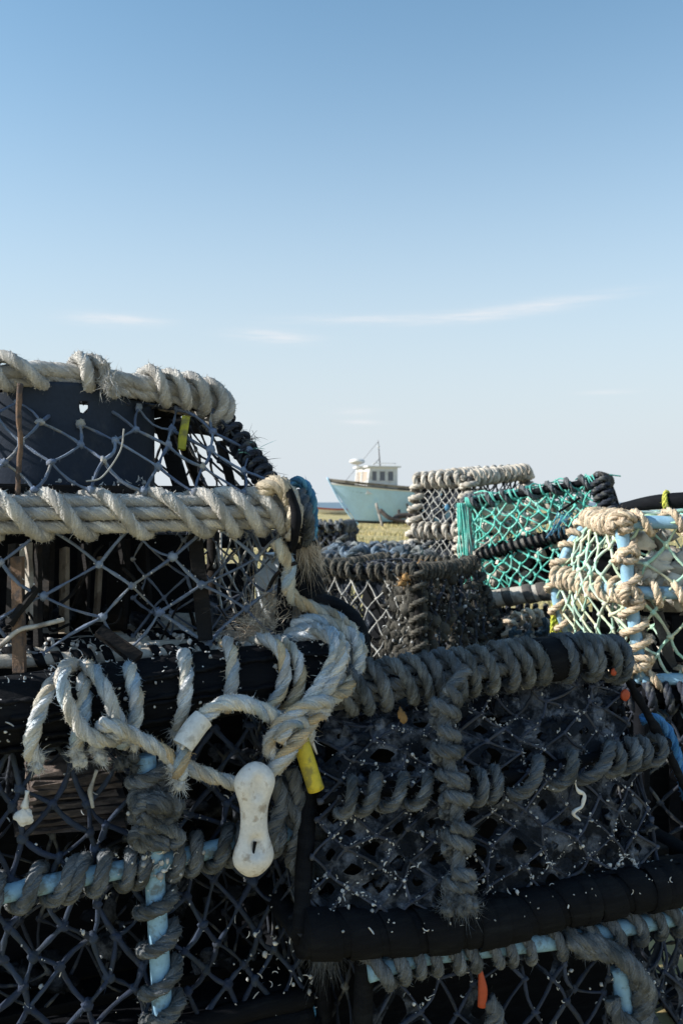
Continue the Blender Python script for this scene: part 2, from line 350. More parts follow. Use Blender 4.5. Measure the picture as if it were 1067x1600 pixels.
def plank(name, m, parent, a, b, wid, thk, nrm=(0, 0, 1), col=None, rough=.0006, **tags):
    a, b = np.asarray(a), np.asarray(b); d = b-a; n = np.asarray(nrm, float); s_ = np.cross(d, n); s_ /= np.linalg.norm(s_); n = np.cross(s_, d); n /= np.linalg.norm(n)
    mb = MB(); box(mb, (a+b)/2, d/2, s_*wid/2, n*thk/2, col, rough=rough); return mb.build(name, m, parent, smooth=False, **tags)
def blob(mb, c, rx, ry, rz, lump=.12, nu=20, nv=12, col=None, rot=0.):
    la = np.linspace(0, pi, nv); lo = np.linspace(0, 2*pi, nu, endpoint=False)
    A, B_ = np.meshgrid(la, lo, indexing='ij'); R = 1+wob(A*2, B_, lump, .9)+wob(A*5, B_, lump*.4, 1.6)
    x, y, z = rx*R*np.sin(A)*np.cos(B_), ry*R*np.sin(A)*np.sin(B_), rz*R*np.cos(A)
    v = np.stack((x*cos(rot)-y*sin(rot), x*sin(rot)+y*cos(rot), z), -1).reshape(-1, 3)+np.asarray(c)
    i = (np.arange(nv-1)*nu)[:, None]; j = np.arange(nu)[None]; j2 = (j+1) % nu
    mb.add(v, np.stack((i+j, i+nu+j, i+nu+j2, i+j2), -1).reshape(-1, 4), None, col)
def band(mb, rail, s0, s1, turns, R, wid, ph=0., col=None):
    """a flat rubber strip wound round a bar"""
    n = max(10, int(turns*20)); t = np.linspace(0, 1, n); v = []
    jit = wob(t*turns*6, 0*t, .0025, .3)
    for e, dr in ((-.5, 0), (-.42, .0022), (.42, .0022), (.5, 0)):
        ss = s0+(s1-s0)*t+e*wid; v.append(rail.ring(ss.clip(0, rail.L), ph+2*pi*turns*t, R+dr+jit*.3+wob(t*turns*9, 0*t, .0006, .5)))
    v = np.stack(v, 1).reshape(-1, 3); i = np.arange(n-1)[:, None]*4; j = np.arange(3)[None]
    mb.add(v, np.stack((i+j, i+4+j, i+4+j+1, i+j+1), -1).reshape(-1, 4), None, col)

# ---------------------------------------------------------------- materials (all procedural)
def mat(name, base, rough=.85, var=.22, ns=30., bump=.25, bs=260., second=None, amt=.5, ss=14., yarn=0., spec=.3, streak=None, fine=.12):
    m = bpy.data.materials.new(name); m.use_nodes = True; t = m.node_tree; t.nodes.clear(); N = t.nodes.new; Lk = t.links.new
    o = N('ShaderNodeOutputMaterial'); b = N('ShaderNodeBsdfPrincipled'); Lk(b.outputs[0], o.inputs[0])
    b.inputs['Roughness'].default_value = rough; b.inputs['Specular IOR Level'].default_value = spec
    c = N('ShaderNodeTexCoord'); src = c.outputs['Object']
    if streak is not None:
        mp = N('ShaderNodeMapping'); mp.inputs['Scale'].default_value = streak; Lk(src, mp.inputs[0]); src = mp.outputs[0]
    def noise(scale, det=5, ro=.6):
        n = N('ShaderNodeTexNoise'); n.inputs['Scale'].default_value = scale; n.inputs['Detail'].default_value = det; n.inputs['Roughness'].default_value = ro; Lk(src, n.inputs['Vector']); return n.outputs[0]
    def rampn(x, lo, hi, a=0., z=1.):
        r = N('ShaderNodeMapRange'); r.inputs[1].default_value = lo; r.inputs[2].default_value = hi; r.inputs[3].default_value = a; r.inputs[4].default_value = z; Lk(x, r.inputs[0]); return r.outputs[0]
    def mul(a, f):
        x = N('ShaderNodeMixRGB'); x.blend_type = 'MULTIPLY'; x.inputs[0].default_value = 1; Lk(a, x.inputs[1]); Lk(f, x.inputs[2]); return x.outputs[0]
    rgb = N('ShaderNodeRGB'); rgb.outputs[0].default_value = (*base, 1); col = rgb.outputs[0]
    if second is not None:
        x = N('ShaderNodeMixRGB'); x.inputs[2].default_value = (*second, 1); Lk(rampn(noise(ss, 6), .62-amt*.28, .74-amt*.28), x.inputs[0]); Lk(col, x.inputs[1]); col = x.outputs[0]
    col = mul(col, rampn(noise(ns), .25, .75, 1-var, 1+var)); col = mul(col, rampn(noise(bs, 3), .2, .8, 1-fine, 1+fine))
    at = N('ShaderNodeAttribute'); at.attribute_name = 'tint'; col = mul(col, at.outputs['Color'])
    Lk(col, b.inputs['Base Color'])
    h = noise(bs, 4, .7)
    if yarn:
        uv = N('ShaderNodeUVMap'); sp = N('ShaderNodeSeparateXYZ'); Lk(uv.outputs[0], sp.inputs[0])
        def mth(op, *a):
            n = N('ShaderNodeMath'); n.operation = op
            for i, q in enumerate(a):
                if isinstance(q, (int, float)): n.inputs[i].default_value = q
                else: Lk(q, n.inputs[i])
            return n.outputs[0]
        wv = mth('SINE', mth('MULTIPLY_ADD', sp.outputs[1], 6*2*pi, mth('MULTIPLY_ADD', sp.outputs[0], -4.5, mth('MULTIPLY', noise(bs*.5, 3), 9.0))))
        col2 = mul(col, rampn(wv, -1, 1, 1-.14*yarn, 1+.08*yarn)); Lk(col2, b.inputs['Base Color'])
        h = mth('MULTIPLY_ADD', wv, .5*yarn, mth('MULTIPLY', h, .8))
    bp = N('ShaderNodeBump'); bp.inputs['Strength'].default_value = bump; bp.inputs['Distance'].default_value = .004; Lk(h, bp.inputs['Height']); Lk(bp.outputs[0], b.inputs['Normal'])
    return m
M = dict(
 rope=mat('weathered_rope', (.53, .51, .475), ns=60, yarn=.6, bump=.6, bs=700, fine=.28),
 rope_clean=mat('pale_rope', (.63, .63, .61), ns=60, yarn=.8, bump=.6, bs=700, fine=.25),
 rope_grey=mat('old_grey_rope', (.185, .20, .215), ns=60, yarn=.9, bump=.7, bs=700, fine=.3, second=(.10, .11, .115), amt=.5, ss=25),
 rope_tan=mat('tan_rope', (.68, .57, .44), ns=60, yarn=.8, bump=.5, bs=400),
 rope_white=mat('white_rope', (.55, .50, .43), second=(.30, .27, .23), amt=.4, ss=30, ns=40, yarn=.5, bump=.4, bs=300),
 rope_blue=mat('blue_rope', (.10, .27, .42), ns=60, yarn=.8, bump=.5, bs=400),
 rope_yellow=mat('yellow_green_rope', (.55, .55, .10), ns=40, yarn=.6, bump=.4, bs=400),
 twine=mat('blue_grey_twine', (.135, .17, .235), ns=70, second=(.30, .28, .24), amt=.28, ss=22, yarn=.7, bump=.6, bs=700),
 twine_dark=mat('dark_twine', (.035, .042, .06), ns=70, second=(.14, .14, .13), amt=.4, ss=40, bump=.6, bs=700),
 twine_mud=mat('muddy_twine', (.045, .052, .068), ns=70, second=(.05, .05, .05), amt=.5, ss=40, bump=.6, bs=500),
 twine_pale=mat('pale_dry_twine', (.42, .41, .38), ns=60, second=(.25, .24, .22), amt=.4, ss=40, bump=.4, bs=500),
 twine_green=mat('sea_green_twine', (.12, .50, .41), ns=50, second=(.26, .58, .48), amt=.5, ss=30, bump=.4, bs=500),
 twine_mint=mat('faded_mint_twine', (.46, .62, .51), ns=50, second=(.60, .60, .48), amt=.5, ss=30, bump=.4, bs=500),
 rubber=mat('black_rubber', (.0055, .0062, .0085), spec=.12, rough=.75, var=.35, ns=22, second=(.010, .011, .013), amt=.35, ss=16, bump=.5, bs=140, streak=(1, 1, 6)),
 rubber_grey=mat('dusty_rubber', (.075, .07, .065), rough=.8, var=.3, ns=22, second=(.16, .15, .13), amt=.45, ss=30, bump=.5, bs=200),
 tar=mat('tarred_wood', (.013, .012, .012), spec=.15, rough=.8, ns=30, second=(.028, .022, .018), amt=.3, ss=40, bump=.6, bs=160, streak=(.25, .25, 1)),
 wood=mat('weathered_wood', (.26, .22, .17), ns=24, second=(.13, .10, .075), amt=.5, ss=30, bump=.6, bs=180),
 rod=mat('pale_rods', (.50, .46, .40), ns=30, second=(.22, .19, .16), amt=.5, ss=30, bump=.4, bs=240),
 stick=mat('rusty_bar', (.16, .10, .065), ns=40, second=(.07, .055, .05), amt=.5, ss=60, bump=.5, bs=300),
 drum=mat('slate_plastic', (.028, .037, .055), rough=.6, var=.1, ns=14, second=(.045, .052, .065), amt=.2, ss=20, bump=.12, bs=200, spec=.08),
 pipe_blue=mat('sky_blue_pipe', (.27, .46, .61), rough=.5, var=.16, ns=30, second=(.15, .20, .22), amt=.30, ss=55, bump=.2, bs=200),
 white_plastic=mat('chalky_white_plastic', (.70, .67, .63), rough=.5, var=.14, ns=50, second=(.42, .36, .30), amt=.30, ss=70, bump=.25, bs=260, spec=.45),
 bone=mat('pale_film', (.66, .65, .62), ns=60, bump=.3, bs=200, second=(.4, .38, .35), amt=.3, ss=60),
 tag_yellow=mat('shaded_yellow_tag', (.34, .32, .03), rough=.6, var=.2, ns=60, second=(.18, .17, .05), amt=.5, ss=90, bump=.2),  # tag yellow darkened: the dimness of shade is in the colour
 yellow=mat('yellow_plastic', (.58, .46, .045), rough=.5, var=.2, ns=40, second=(.30, .25, .06), amt=.45, ss=70, bump=.2, bs=200),
 orange=mat('orange_tag', (.42, .075, .03), rough=.5, var=.12),
 silt=mat('dried_silt', (.016, .020, .028), ns=60, var=.4, spec=.08, second=(.10, .11, .13), amt=.46, ss=30, bump=1., bs=320, fine=.4),
 weed=mat('dry_weed', (.125, .115, .095), ns=60, second=(.06, .058, .05), amt=.5, ss=30, bump=.6, bs=300),
 shell=mat('worm_tube_shell', (.66, .65, .63), ns=90, bump=.2, bs=400),
 lichen=mat('orange_growth', (.36, .21, .08), ns=90, second=(.25, .16, .08), amt=.5, ss=80, bump=.5, bs=300),
 slab=mat('slate_slab', (.10, .082, .075), ns=40, second=(.19, .15, .13), amt=.5, ss=50, bump=.7, bs=150, streak=(1, 1, 4)),
 pale_bag=mat('pale_sack', (.68, .65, .60), ns=25, second=(.38, .35, .31), amt=.35, ss=18, bump=.6, bs=90),
 tub=mat('pale_blue_tub', (.72, .78, .82), rough=.5, var=.1, second=(.2, .42, .62), amt=.3, ss=9, bump=.1),
)
# ================================================================ the setting
def ground_sheet(name, x0, x1, ys, z, m, amp=0., nx=40):
    mb = MB(); X, Y = np.meshgrid(np.linspace(x0, x1, nx), ys); Z = np.full(X.shape, z)
    if amp: Z = Z+wob(X*.35, 0*Y, amp, 1)*0+amp*(np.sin(X*.5+Y*.31)+.6*np.sin(X*1.3-Y*.7)+.4*np.sin(Y*1.9+X*.2))*np.clip((Y-4)/8, 0, 1)
    n, k = X.shape; i = (np.arange(n-1)*k)[:, None]; j = np.arange(k-1)[None]
    mb.add(np.stack((X, Y, Z), -1).reshape(-1, 3), np.stack((i+j, i+j+1, i+k+j+1, i+k+j), -1).reshape(-1, 4))
    return mb.build(name, m, kind='structure')
M['turf'] = mat('dry_turf', (.48, .38, .18), ns=.35, var=.2, second=(.30, .27, .11), amt=.55, ss=.9, bump=.5, bs=14, fine=.35)
M['blade'] = mat('grass_blades', (.50, .40, .19), ns=1.2, second=(.31, .29, .11), amt=.5, ss=1.0, bump=0, fine=.05)
M['sea'] = mat('sea_water', (.07, .135, .19), rough=.35, var=.15, ns=.02, bump=.25, bs=.35, fine=.1, streak=(.3, 1, 1))
ground_sheet('ground', -160, 160, np.concatenate((np.linspace(-6, 60, 90), np.linspace(64, 128, 18))), 0., M['turf'], .035, 150)
mb = MB(); mb.add([(-30000, 118, -.35), (30000, 118, -.35), (30000, 42000, -.35), (-30000, 42000, -.35)], [(0, 1, 2, 3)]); mb.build('sea', M['sea'], kind='structure')
n = 42000; X = RNG.uniform(-7, 10, n); Y = 3.6+46*RNG.uniform(0, 1, n)**1.5
X = X*np.clip(Y/14, .5, 2.5)
b = np.stack((X, Y, .035*(np.sin(X*.5+Y*.31)+.6*np.sin(X*1.3-Y*.7)+.4*np.sin(Y*1.9+X*.2))*np.clip((Y-4)/8, 0, 1)-.01), 1)
hgt = RNG.uniform(.04, .13, (n, 1))*(1+.7*np.sin(X*1.7)*np.sin(Y*.9+X*.4))[:, None]; wd = .004+.0005*Y[:, None]
th = RNG.uniform(0, pi, n); sd = np.stack((np.cos(th), np.sin(th), 0*th), 1)*wd; ln = np.stack((RNG.normal(0, .4, n), RNG.normal(0, .4, n), np.ones(n)), 1)*hgt
k = np.arange(n)[:, None]*3; mb = MB()
mb.add(np.stack((b-sd, b+sd, b+ln), 1).reshape(-1, 3), None, np.hstack((k, k+1, k+2)), np.repeat(RNG.uniform(.7, 1.25, (n, 1))*np.ones(3), 3, 0))
mb.build('grass', M['blade'], label='short dry grass covering the field behind the pots', category='grass', kind='stuff')

# ================================================================ the blue boat
M['hull'] = mat('pale_blue_paint', (.44, .67, .88), rough=.45, var=.12, ns=.9, second=(.28, .54, .82), amt=.4, ss=.45, bump=.1, bs=8, fine=.06, streak=(1, 1, .8))
M['antifoul'] = mat('dark_bottom_paint', (.045, .05, .055), rough=.7, var=.2, ns=2)
M['boat_wood'] = mat('grey_brown_timber', (.30, .27, .235), ns=2, second=(.1, .085, .07), amt=.5, ss=3, bump=.2, bs=20)
M['boat_white'] = mat('white_boat_paint', (.70, .69, .66), rough=.5, var=.08, ns=2, second=(.5, .47, .42), amt=.2, ss=2, bump=.05, bs=10)
M['boat_glass'] = mat('dull_window', (.10, .11, .13), rough=.12, var=.1, ns=2, bump=0, spec=.6)
M['boat_tan'] = mat('tan_window', (.42, .34, .27), rough=.6, var=.1, ns=3, bump=0)  # flat tan colour of the front window panes
M['red_paint'] = mat('red_paint', (.38, .10, .08), var=.1, ns=2)
M['rust'] = mat('rusted_iron', (.075, .06, .052), ns=4, second=(.04, .036, .034), amt=.5, ss=5)
class Ship:
    def __init__(s, loc, head): s.o = np.asarray(loc, float); a = rad(head); s.f = V(cos(a), sin(a), 0); s.p = V(-sin(a), cos(a), 0)    # forward, port
    def L(s, x, y, z): return s.o+s.f*np.asarray(x)[..., None]+s.p*np.asarray(y)[..., None]+V(0, 0, 1)*np.asarray(z)[..., None]
def hull_part(sh, length, beam, hb, hm, hs, rake, v0, v1, off=0., nt_=40, nv=10):
    """a shell strip of the hull between two levels (0 keel .. 1 sheer), both sides and the transom"""
    mb = MB(); t = np.linspace(0, 1, nt_)[:, None]; vv = np.linspace(v0, v1, nv)[None]
    sheer = hm+(hb-hm)*t**2.2+(hs-hm)*(1-t)**2.5; keel = .10*t**3+.02
    z = keel+(sheer-keel)*vv
    stem = 1-(1-vv)*rake                                    # the bow rakes forward going up
    x = (t*stem)*length
    half = beam/2*np.clip(1-(np.clip(t-.42, 0, 1)/.58)**3.0, 0, 1)*(.80+.20*np.clip(t/.4, 0, 1))
    w_ = half*(np.clip(vv, 0, 1)**.42*(1-.28*t*(1-vv)))+off*(half > 0.001)
    for sgn in (1, -1):
        v = sh.L(x, sgn*w_, z); i = (np.arange(nt_-1)*nv)[:, None]; j = np.arange(nv-1)[None]
        q = np.stack((i+j, i+j+1, i+nv+j+1, i+nv+j), -1).reshape(-1, 4)
        mb.add(v.reshape(-1, 3), q if sgn < 0 else q[:, ::-1])
    a = sh.L(x[0], w_[0], z[0]); b_ = sh.L(x[0], -w_[0], z[0]); j = np.arange(nv-1)
    mb.add(np.vstack((a, b_)), np.stack((j, j+nv, j+nv+1, j+1), 1))
    return mb
BO = P(512, 752, 40); BH = 201                       # bow tip; heading (degrees from +X)
sh = Ship((0, 0, 0), BH); LEN, BEAM, HB, HM, HS, RK = 7.4, 2.5, 2.02, 1.52, 1.62, .19
bow = sh.L(np.array(LEN), np.array(0.), np.array(0.)); sh.o = V(BO[0]-bow[0], BO[1]-bow[1], .0)
boat = thing('fishing_boat', 'pale blue wooden fishing boat with white wheelhouse standing on the grass', 'boat', sh.o)
hull_part(sh, LEN, BEAM, HB, HM, HS, RK, .07, .93).build('hull', M['hull'], boat)
hull_part(sh, LEN, BEAM, HB, HM, HS, RK, 0, .07, nv=4).build('bottom', M['antifoul'], boat, label='dark lower hull')
hull_part(sh, LEN, BEAM, HB, HM, HS, RK, .915, .945, .03, nv=3).build('rubbing_strake', M['boat_white'], boat)
hull_part(sh, LEN, BEAM, HB+.10, HM+.11, HS+.1, RK, .935, 1.0, .012, nv=4).build('bulwark', M['boat_wood'], boat)
t = np.linspace(0, 1, 30); shr = HM+(HB-HM)*t**2.2+(HS-HM)*(1-t)**2.5; half = BEAM/2*np.clip(1-(np.clip(t-.42, 0, 1)/.58)**3.0, 0, 1)*(.8+.2*np.clip(t/.4, 0, 1))
mb = MB(); k = np.arange(29)
mb.add(np.vstack((sh.L(t*LEN, half, shr-.03), sh.L(t*LEN, -half, shr-.03))), np.stack((k, k+1, k+31, k+30), 1)); mb.build('deck', M['boat_wood'], boat)
mb = MB(); tube(mb, [sh.L(np.array(x), np.array(0.), np.array(z)) for x, z in ((LEN*.80, .05), (LEN*.845, .35), (LEN*.93, 1.2), (LEN+.02, HB+.14))], .045, 8, ds=.1); mb.build('stem', M['hull'], boat)
# wheelhouse: a closed box with a raked front
WX0, WX1, WW, WZ0, WZ1 = 4.35, 5.7, .80, 1.42, 2.62
def hx(x, y, z): return sh.L(np.array(x, float), np.array(y, float), np.array(z, float))
mb = MB(); c8 = [hx(WX0, -WW, WZ0), hx(WX1+.16, -WW, WZ0), hx(WX1+.16, WW, WZ0), hx(WX0, WW, WZ0), hx(WX0, -WW, WZ1), hx(WX1, -WW, WZ1), hx(WX1, WW, WZ1), hx(WX0, WW, WZ1)]
mb.add(c8, [(0, 1, 5, 4), (1, 2, 6, 5), (2, 3, 7, 6), (3, 0, 4, 7), (4, 5, 6, 7)]); wh = mb.build('wheelhouse', M['boat_white'], boat, smooth=False)
mb = MB(); box(mb, hx((WX0+WX1)/2, 0, WZ1+.03), sh.f*((WX1-WX0)/2+.14), sh.p*(WW+.08), V(0, 0, .032)); mb.build('roof', M['boat_white'], boat, smooth=False)
def wpane(x0, x1, z0, z1, side):
    """a framed window on the starboard (-1) or port (1) side"""
    y = side*(WW+.004); f = MB()
    for a, b_ in (((x0, z0), (x1, z0)), ((x0, z1), (x1, z1)), ((x0, z0), (x0, z1)), ((x1, z0), (x1, z1))):
        p0, p1 = hx(a[0], y, a[1]), hx(b_[0], y, b_[1]); d = p1-p0; e = np.cross(d, sh.p); e /= np.linalg.norm(e); box(f, (p0+p1)/2, d/2*1.06, e*.022, sh.p*.02)
    fr = f.build('window', M['boat_white'], boat, smooth=False); g = MB(); g.add([hx(x0, y, z0), hx(x1, y, z0), hx(x1, y, z1), hx(x0, y, z1)], [(0, 1, 2, 3)]); g.build('pane', M['boat_glass'], fr, smooth=False)
def fpane(y0, y1, z0, z1):
    fx = lambda z: WX1+.16*(WZ1-z)/(WZ1-WZ0)+.006; f = MB()
    for a, b_ in (((y0, z0), (y1, z0)), ((y0, z1), (y1, z1)), ((y0, z0), (y0, z1)), ((y1, z0), (y1, z1))):
        p0, p1 = hx(fx(a[1]), a[0], a[1]), hx(fx(b_[1]), b_[0], b_[1]); d = p1-p0; e = np.cross(d, sh.f); e /= np.linalg.norm(e); box(f, (p0+p1)/2, d/2*1.06, e*.022, sh.f*.02)
    fr = f.build('window', M['boat_white'], boat, smooth=False); g = MB(); g.add([hx(fx(z0), y0, z0), hx(fx(z0), y1, z0), hx(fx(z1), y1, z1), hx(fx(z1), y0, z1)], [(0, 1, 2, 3)]); g.build('pane', M['boat_tan'], fr, smooth=False)
for sd in (1, -1):
    for x0, x1 in ((4.55, 4.85), (4.95, 5.25), (5.36, 5.62)): wpane(x0, x1, 2.0, 2.46, sd)
fpane(-.68, -.06, 1.96, 2.46); fpane(.08, .68, 1.96, 2.46)
mast = MB(); tube(mast, [hx(4.85, 0, WZ1), hx(4.9, 0, WZ1+.6), hx(4.95, 0, WZ1+1.25)], [.03, .022, .012], 8, ds=.1); mo = mast.build('mast', M['rust'], boat)
mb = MB(); tube(mb, [hx(5.3, .1, WZ1+.03), hx(4.9, 0, WZ1+.42)], .015, 6, ds=.1); mb.build('stay', M['rust'], mo)
mb = MB(); blob(mb, hx(4.93, 0, WZ1+.98), .05, .05, .07, 0); mb.build('lamp', M['boat_white'], mo)
mb = MB(); tube(mb, [hx(5.92, 0, 1.5), hx(5.98, 0, WZ1+.20)], .028, 8, ds=.1); rp = mb.build('radar_post', M['boat_white'], boat)
mb = MB(); blob(mb, hx(5.98, 0, WZ1+.28), .36, .36, .14, .02); mb.build('radar_dome', M['boat_white'], rp)
for k in range(4):                                  # timber legs propping the hull, tyre fenders
    x = 1.0+1.5*k; mb = MB(); tube(mb, [hx(x, 1.75, 0), hx(x+.05, 1.15, 1.0)], .06, 8, ds=.2); mb.build('prop', M['boat_wood'], boat)
for k in range(2): mb = MB(); t_ = np.linspace(0, 2*pi, 20); tube(mb, [hx(1.4+1.5*k+.24*cos(q), 1.27, 1.2+.24*sin(q)) for q in t_], .07, 8, ds=.1); mb.build('fender', M['antifoul'], boat)
mb = MB(); tube(mb, [hx(WX0+.1, .86, WZ1+.18), hx(WX1-.1, .86, WZ1+.18)], .014, 6, ds=.2); [tube(mb, [hx(x, .86, WZ1+.04), hx(x, .86, WZ1+.18)], .012, 6, ds=.1) for x in (WX0+.15, WX0+.7, WX1-.15)]; mb.build('hand_rail', M['boat_white'], wh)
mb = MB(); tube(mb, [hx(4.95, 0, WZ1+1.2), hx(6.6, 0, 1.95), hx(7.3, 0, 2.1)], .008, 5, ds=.2, smoothpath=False); mb.build('rigging', M['rust'], mo)
M['lettering'] = mat('faint_dark_lettering', (.12, .2, .25), var=.3, ns=3)
mb = MB()                                            # illegible small registration marks near the bow
for i in range(7):
    t_ = .84+.012*i
    x = t_*LEN*(1-.22*RK); hf = BEAM/2*np.clip(1-(np.clip(t_-.42, 0, 1)/.58)**3.0, 0, 1)*(.78**.42*(1-.28*t_*.22))+.006
    box(mb, hx(x, hf, 1.50+.012*i), sh.f*.022, sh.p*.004, V(0, 0, .03+.02*(i % 2)))
mb.build('registration_mark', M['lettering'], boat, smooth=False)
# rusty plough-like skid beside the boat
gz = .02
sk = thing('iron_skid', 'rusty curved iron skid lying against the blue boat', 'skid', P(620, 818, 37.5)*V(1, 1, 0))
mb = MB(); tube(mb, [P(594, 797, 37.6), P(600, 803, 37.5), P(610, 810, 37.4), P(632, 815, 37.4), P(672, 817, 37.4)], [.10, .09, .09, .10, .10], 8, ds=.1); mb.build('runner', M['rust'], sk)
mb = MB(); tube(mb, [P(615, 812, 37.6), P(626, 806, 37.9), P(670, 805, 37.9)], .12, 7, ds=.1); mb.build('beam', M['rust'], sk)
for px in (620, 636, 654):
    mb = MB(); tube(mb, [P(px, 818, 37.5), P(px+1, 806, 37.9)], .06, 6, ds=.1); mb.build('post', M['rust'], sk)
mb = MB(); tube(mb, [P(623, 797, 38.6), P(623, 812, 38.3)], [.07, .05], 6, ds=.1); mb.build('prop', M['rust'], sk)
# small far boat
sh2 = Ship(P(516, 801, 76)*V(1, 1, 0), 190); sb = thing('small_boat', 'small white open boat with a red stripe far off on the grass', 'boat', sh2.o)
sh2.o = sh2.o-sh2.f*1.6
hull_part(sh2, 3.4, 1.3, .72, .52, .52, .15, 0, .72, nv=6).build('hull', M['boat_white'], sb); hull_part(sh2, 3.4, 1.3, .72, .52, .52, .15, .72, 1., .02, nv=4).build('gunwale', M['red_paint'], sb)
mb = MB(); box(mb, sh2.L(np.array(1.5), np.array(0.), np.array(.45)), sh2.f*.12, sh2.p*.55, V(0, 0, .02)); mb.build('thwart', M['boat_wood'], sb, smooth=False)
# ================================================================ pot building blocks
W3 = ((1, 1, 1), (.93, .92, .9), (1.05, 1.03, 1))
SPOT3 = ((1, 1, 1.0), (.95, .97, 1.02), (1.02, .97, .88))
PATCH = (((.95, .74, .48), .18, .22), ((.62, .78, .95), .22, .35))
def bar(name, path, r, m, parent, sides=10, lump=.06, ds=None, **k):
    mb = MB(); tube(mb, path, r, sides, ds=ds, lump=lump); return mb.build(name, m, parent, **k)
def wrapped(parent, path, rc, mc, wr, mw, pitch, name='rail', hair=.6, tints=W3, ph=0., cover=(0, 1), jit=.18, ds=None, hl=.006, slack=1.12, rname='rope_wrap'):
    """a bar with a rope wound round it (the rope is the bar's sub-part)"""
    o = bar(name, path, rc, mc, parent, ds=ds and ds*2); R = Rail(path); s0, s1 = R.L*cover[0], R.L*cover[1]
    mb = MB(); rope(mb, R.helix(s0, s1, (s1-s0)/pitch, rc+wr*slack, ph, jit), wr, tints, hair=hair, hl=hl, ds=ds); mb.build(rname, mw, o); return o
def nets(parent, faces, cw, ch, r, m, name='net', **k):
    allp, cells = [], []
    for f in faces:
        mb = MB(); p, c = net(mb, f, cw, ch, r, **k); mb.build(name, m, parent); allp.append(p); cells += c
    return np.vstack(allp), cells
def along_bars(pts, cells, n):
    """random points on the net's bars"""
    wt = [random.random()**5+.012 for _ in cells]; c = random.choices(cells, wt, k=n); o = []
    for q in c: i = random.randrange(4); t = random.random(); o.append(q[i]*(1-t)+q[(i+1) % 4]*t)
    return o
def faces_of(b, t, bulge=0., wave=0., which='front right back left top'):
    """b, t: corners FL, FR, BR, BL of base and top"""
    d = dict(front=(b[0], b[1], t[1], t[0]), right=(b[1], b[2], t[2], t[1]), back=(b[2], b[3], t[3], t[2]), left=(b[3], b[0], t[0], t[3]), top=(t[0], t[1], t[2], t[3]))
    return [patch4(*d[k], bulge=bulge, wave=wave) for k in which.split()]
def lerp(a, b, t): return np.asarray(a)*(1-t)+np.asarray(b)*t

# ================================================================ the near left stack
LS = Frame(P(470, 803, 1.17), 24)
S, F = LS.S, LS.F
ZA0, ZB1, ZB0 = 1.062, 1.036, .825
# ---- top pot: a slope-sided pot with a rope-bound top ring and a cut drum section inside
A = thing('lobster_pot', 'topmost pot at left, open blue-grey net round a dark plastic drum section', 'lobster pot', S(-.3, .18, ZA0), 'lobster pots of the near left stack')
top_path = [F(-185, 600, .10), F(-120, 587, .098), F(-60, 582, .096), F(0, 582, .095), F(60, 577, .095), F(130, 583, .096), F(185, 592, .098), F(245, 603, .10), F(300, 613, .105), F(332, 628, .115), F(348, 655, .13)]
RA = Rail(top_path)
trl = bar('top_rail', [p+V(0, .012, -.012) for p in top_path], .011, M['rubber'], A)
mb = MB(); rope(mb, top_path, .0108, W3, hair=1.8, hl=.005, pitch=9, lay=.6); mb.build('ring_rope', M['rope'], A)
mb = MB(); rope(mb, [p+V(0, .004, -.013) for p in top_path[2:]], .009, W3, hair=.8, pitch=8); mb.build('ring_rope', M['rope'], A)
for a, b_, R_ in ((-30, 12, .021), (2, 70, .0225), (124, 140, .0215), (140, 182, .0215), (232, 262, .022), (262, 296, .022), (292, 324, .0225), (318, 343, .023), (334, 352, .023)):
    mb = MB(); rope(mb, RA.over(a, b_, R_*.88, -70, 215), .0084, W3, hair=2.6, hl=.005, pitch=7.5, lay=.45); mb.build('lashing', M['rope'], A)
mb = MB(); frayball(mb, F(170, 590, .066), V(.15, -.1, -1), .0085, 1400, .008); tuft(mb, F(174, 600, .064), V(.2, -.25, -1), 200, .010, .6, .0003, root=.007); mb.build('frayed_end', M['rope'], A)
bA = [S(-.52, -.005, ZA0), S(-.015, .0, ZA0), S(-.03, .36, ZA0), S(-.52, .36, ZA0)]
tA = [top_path[0]+V(0, 0, -.012), top_path[-2]+V(0, 0, -.012), S(-.115, .245, ZA0+.13), S(-.46, .245, ZA0+.145)]
twA = ((1.25, 1.25, 1.25), (1.6, 1.55, 1.45), (1., 1.05, 1.15))
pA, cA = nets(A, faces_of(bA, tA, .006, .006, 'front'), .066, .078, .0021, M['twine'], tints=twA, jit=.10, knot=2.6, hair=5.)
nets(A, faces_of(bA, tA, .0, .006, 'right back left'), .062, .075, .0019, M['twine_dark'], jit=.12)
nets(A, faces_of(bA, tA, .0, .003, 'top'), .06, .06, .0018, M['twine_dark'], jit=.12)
leg = [F(346, 650, .125), F(372, 688, .09), F(402, 730, .045), F(428, 772, .012)]
wrapped(A, leg, .0085, M['rubber'], .0045, M['twine_dark'], .017, 'corner_post', hair=.8, hl=.006, jit=.4)
mb = MB(); tuft(mb, F(383, 690, .075), V(1, -.2, .15), 110, .014, .6, .0005); tuft(mb, F(408, 732, .035), V(1, -.2, .5), 120, .012, .6, .0005); tuft(mb, F(396, 718, .05), V(.6, -.5, .3), 160, .012, .7, .0005); mb.build('frayed_binding', M['twine_dark'], A)
mb = MB(); tuft(mb, F(388, 702, .06), V(1, 0, .4), 14, .018, .15, .0007); mb.build('green_thread', M['twine_green'], A)
for k, (p, q) in enumerate(((bA[1], bA[2]), (bA[2], bA[3]), (tA[1], tA[2]), (tA[2], tA[3]))):
    bar('rail', [p, lerp(p, q, .5)+V(0, 0, .004), q], .0095, M['rubber'], A)
bar('corner_post', [bA[2], tA[2]], .010, M['tar'], A); bar('corner_post', [bA[0], tA[0]], .009, M['tar'], A); bar('corner_post', [bA[3], tA[3]], .009, M['tar'], A)
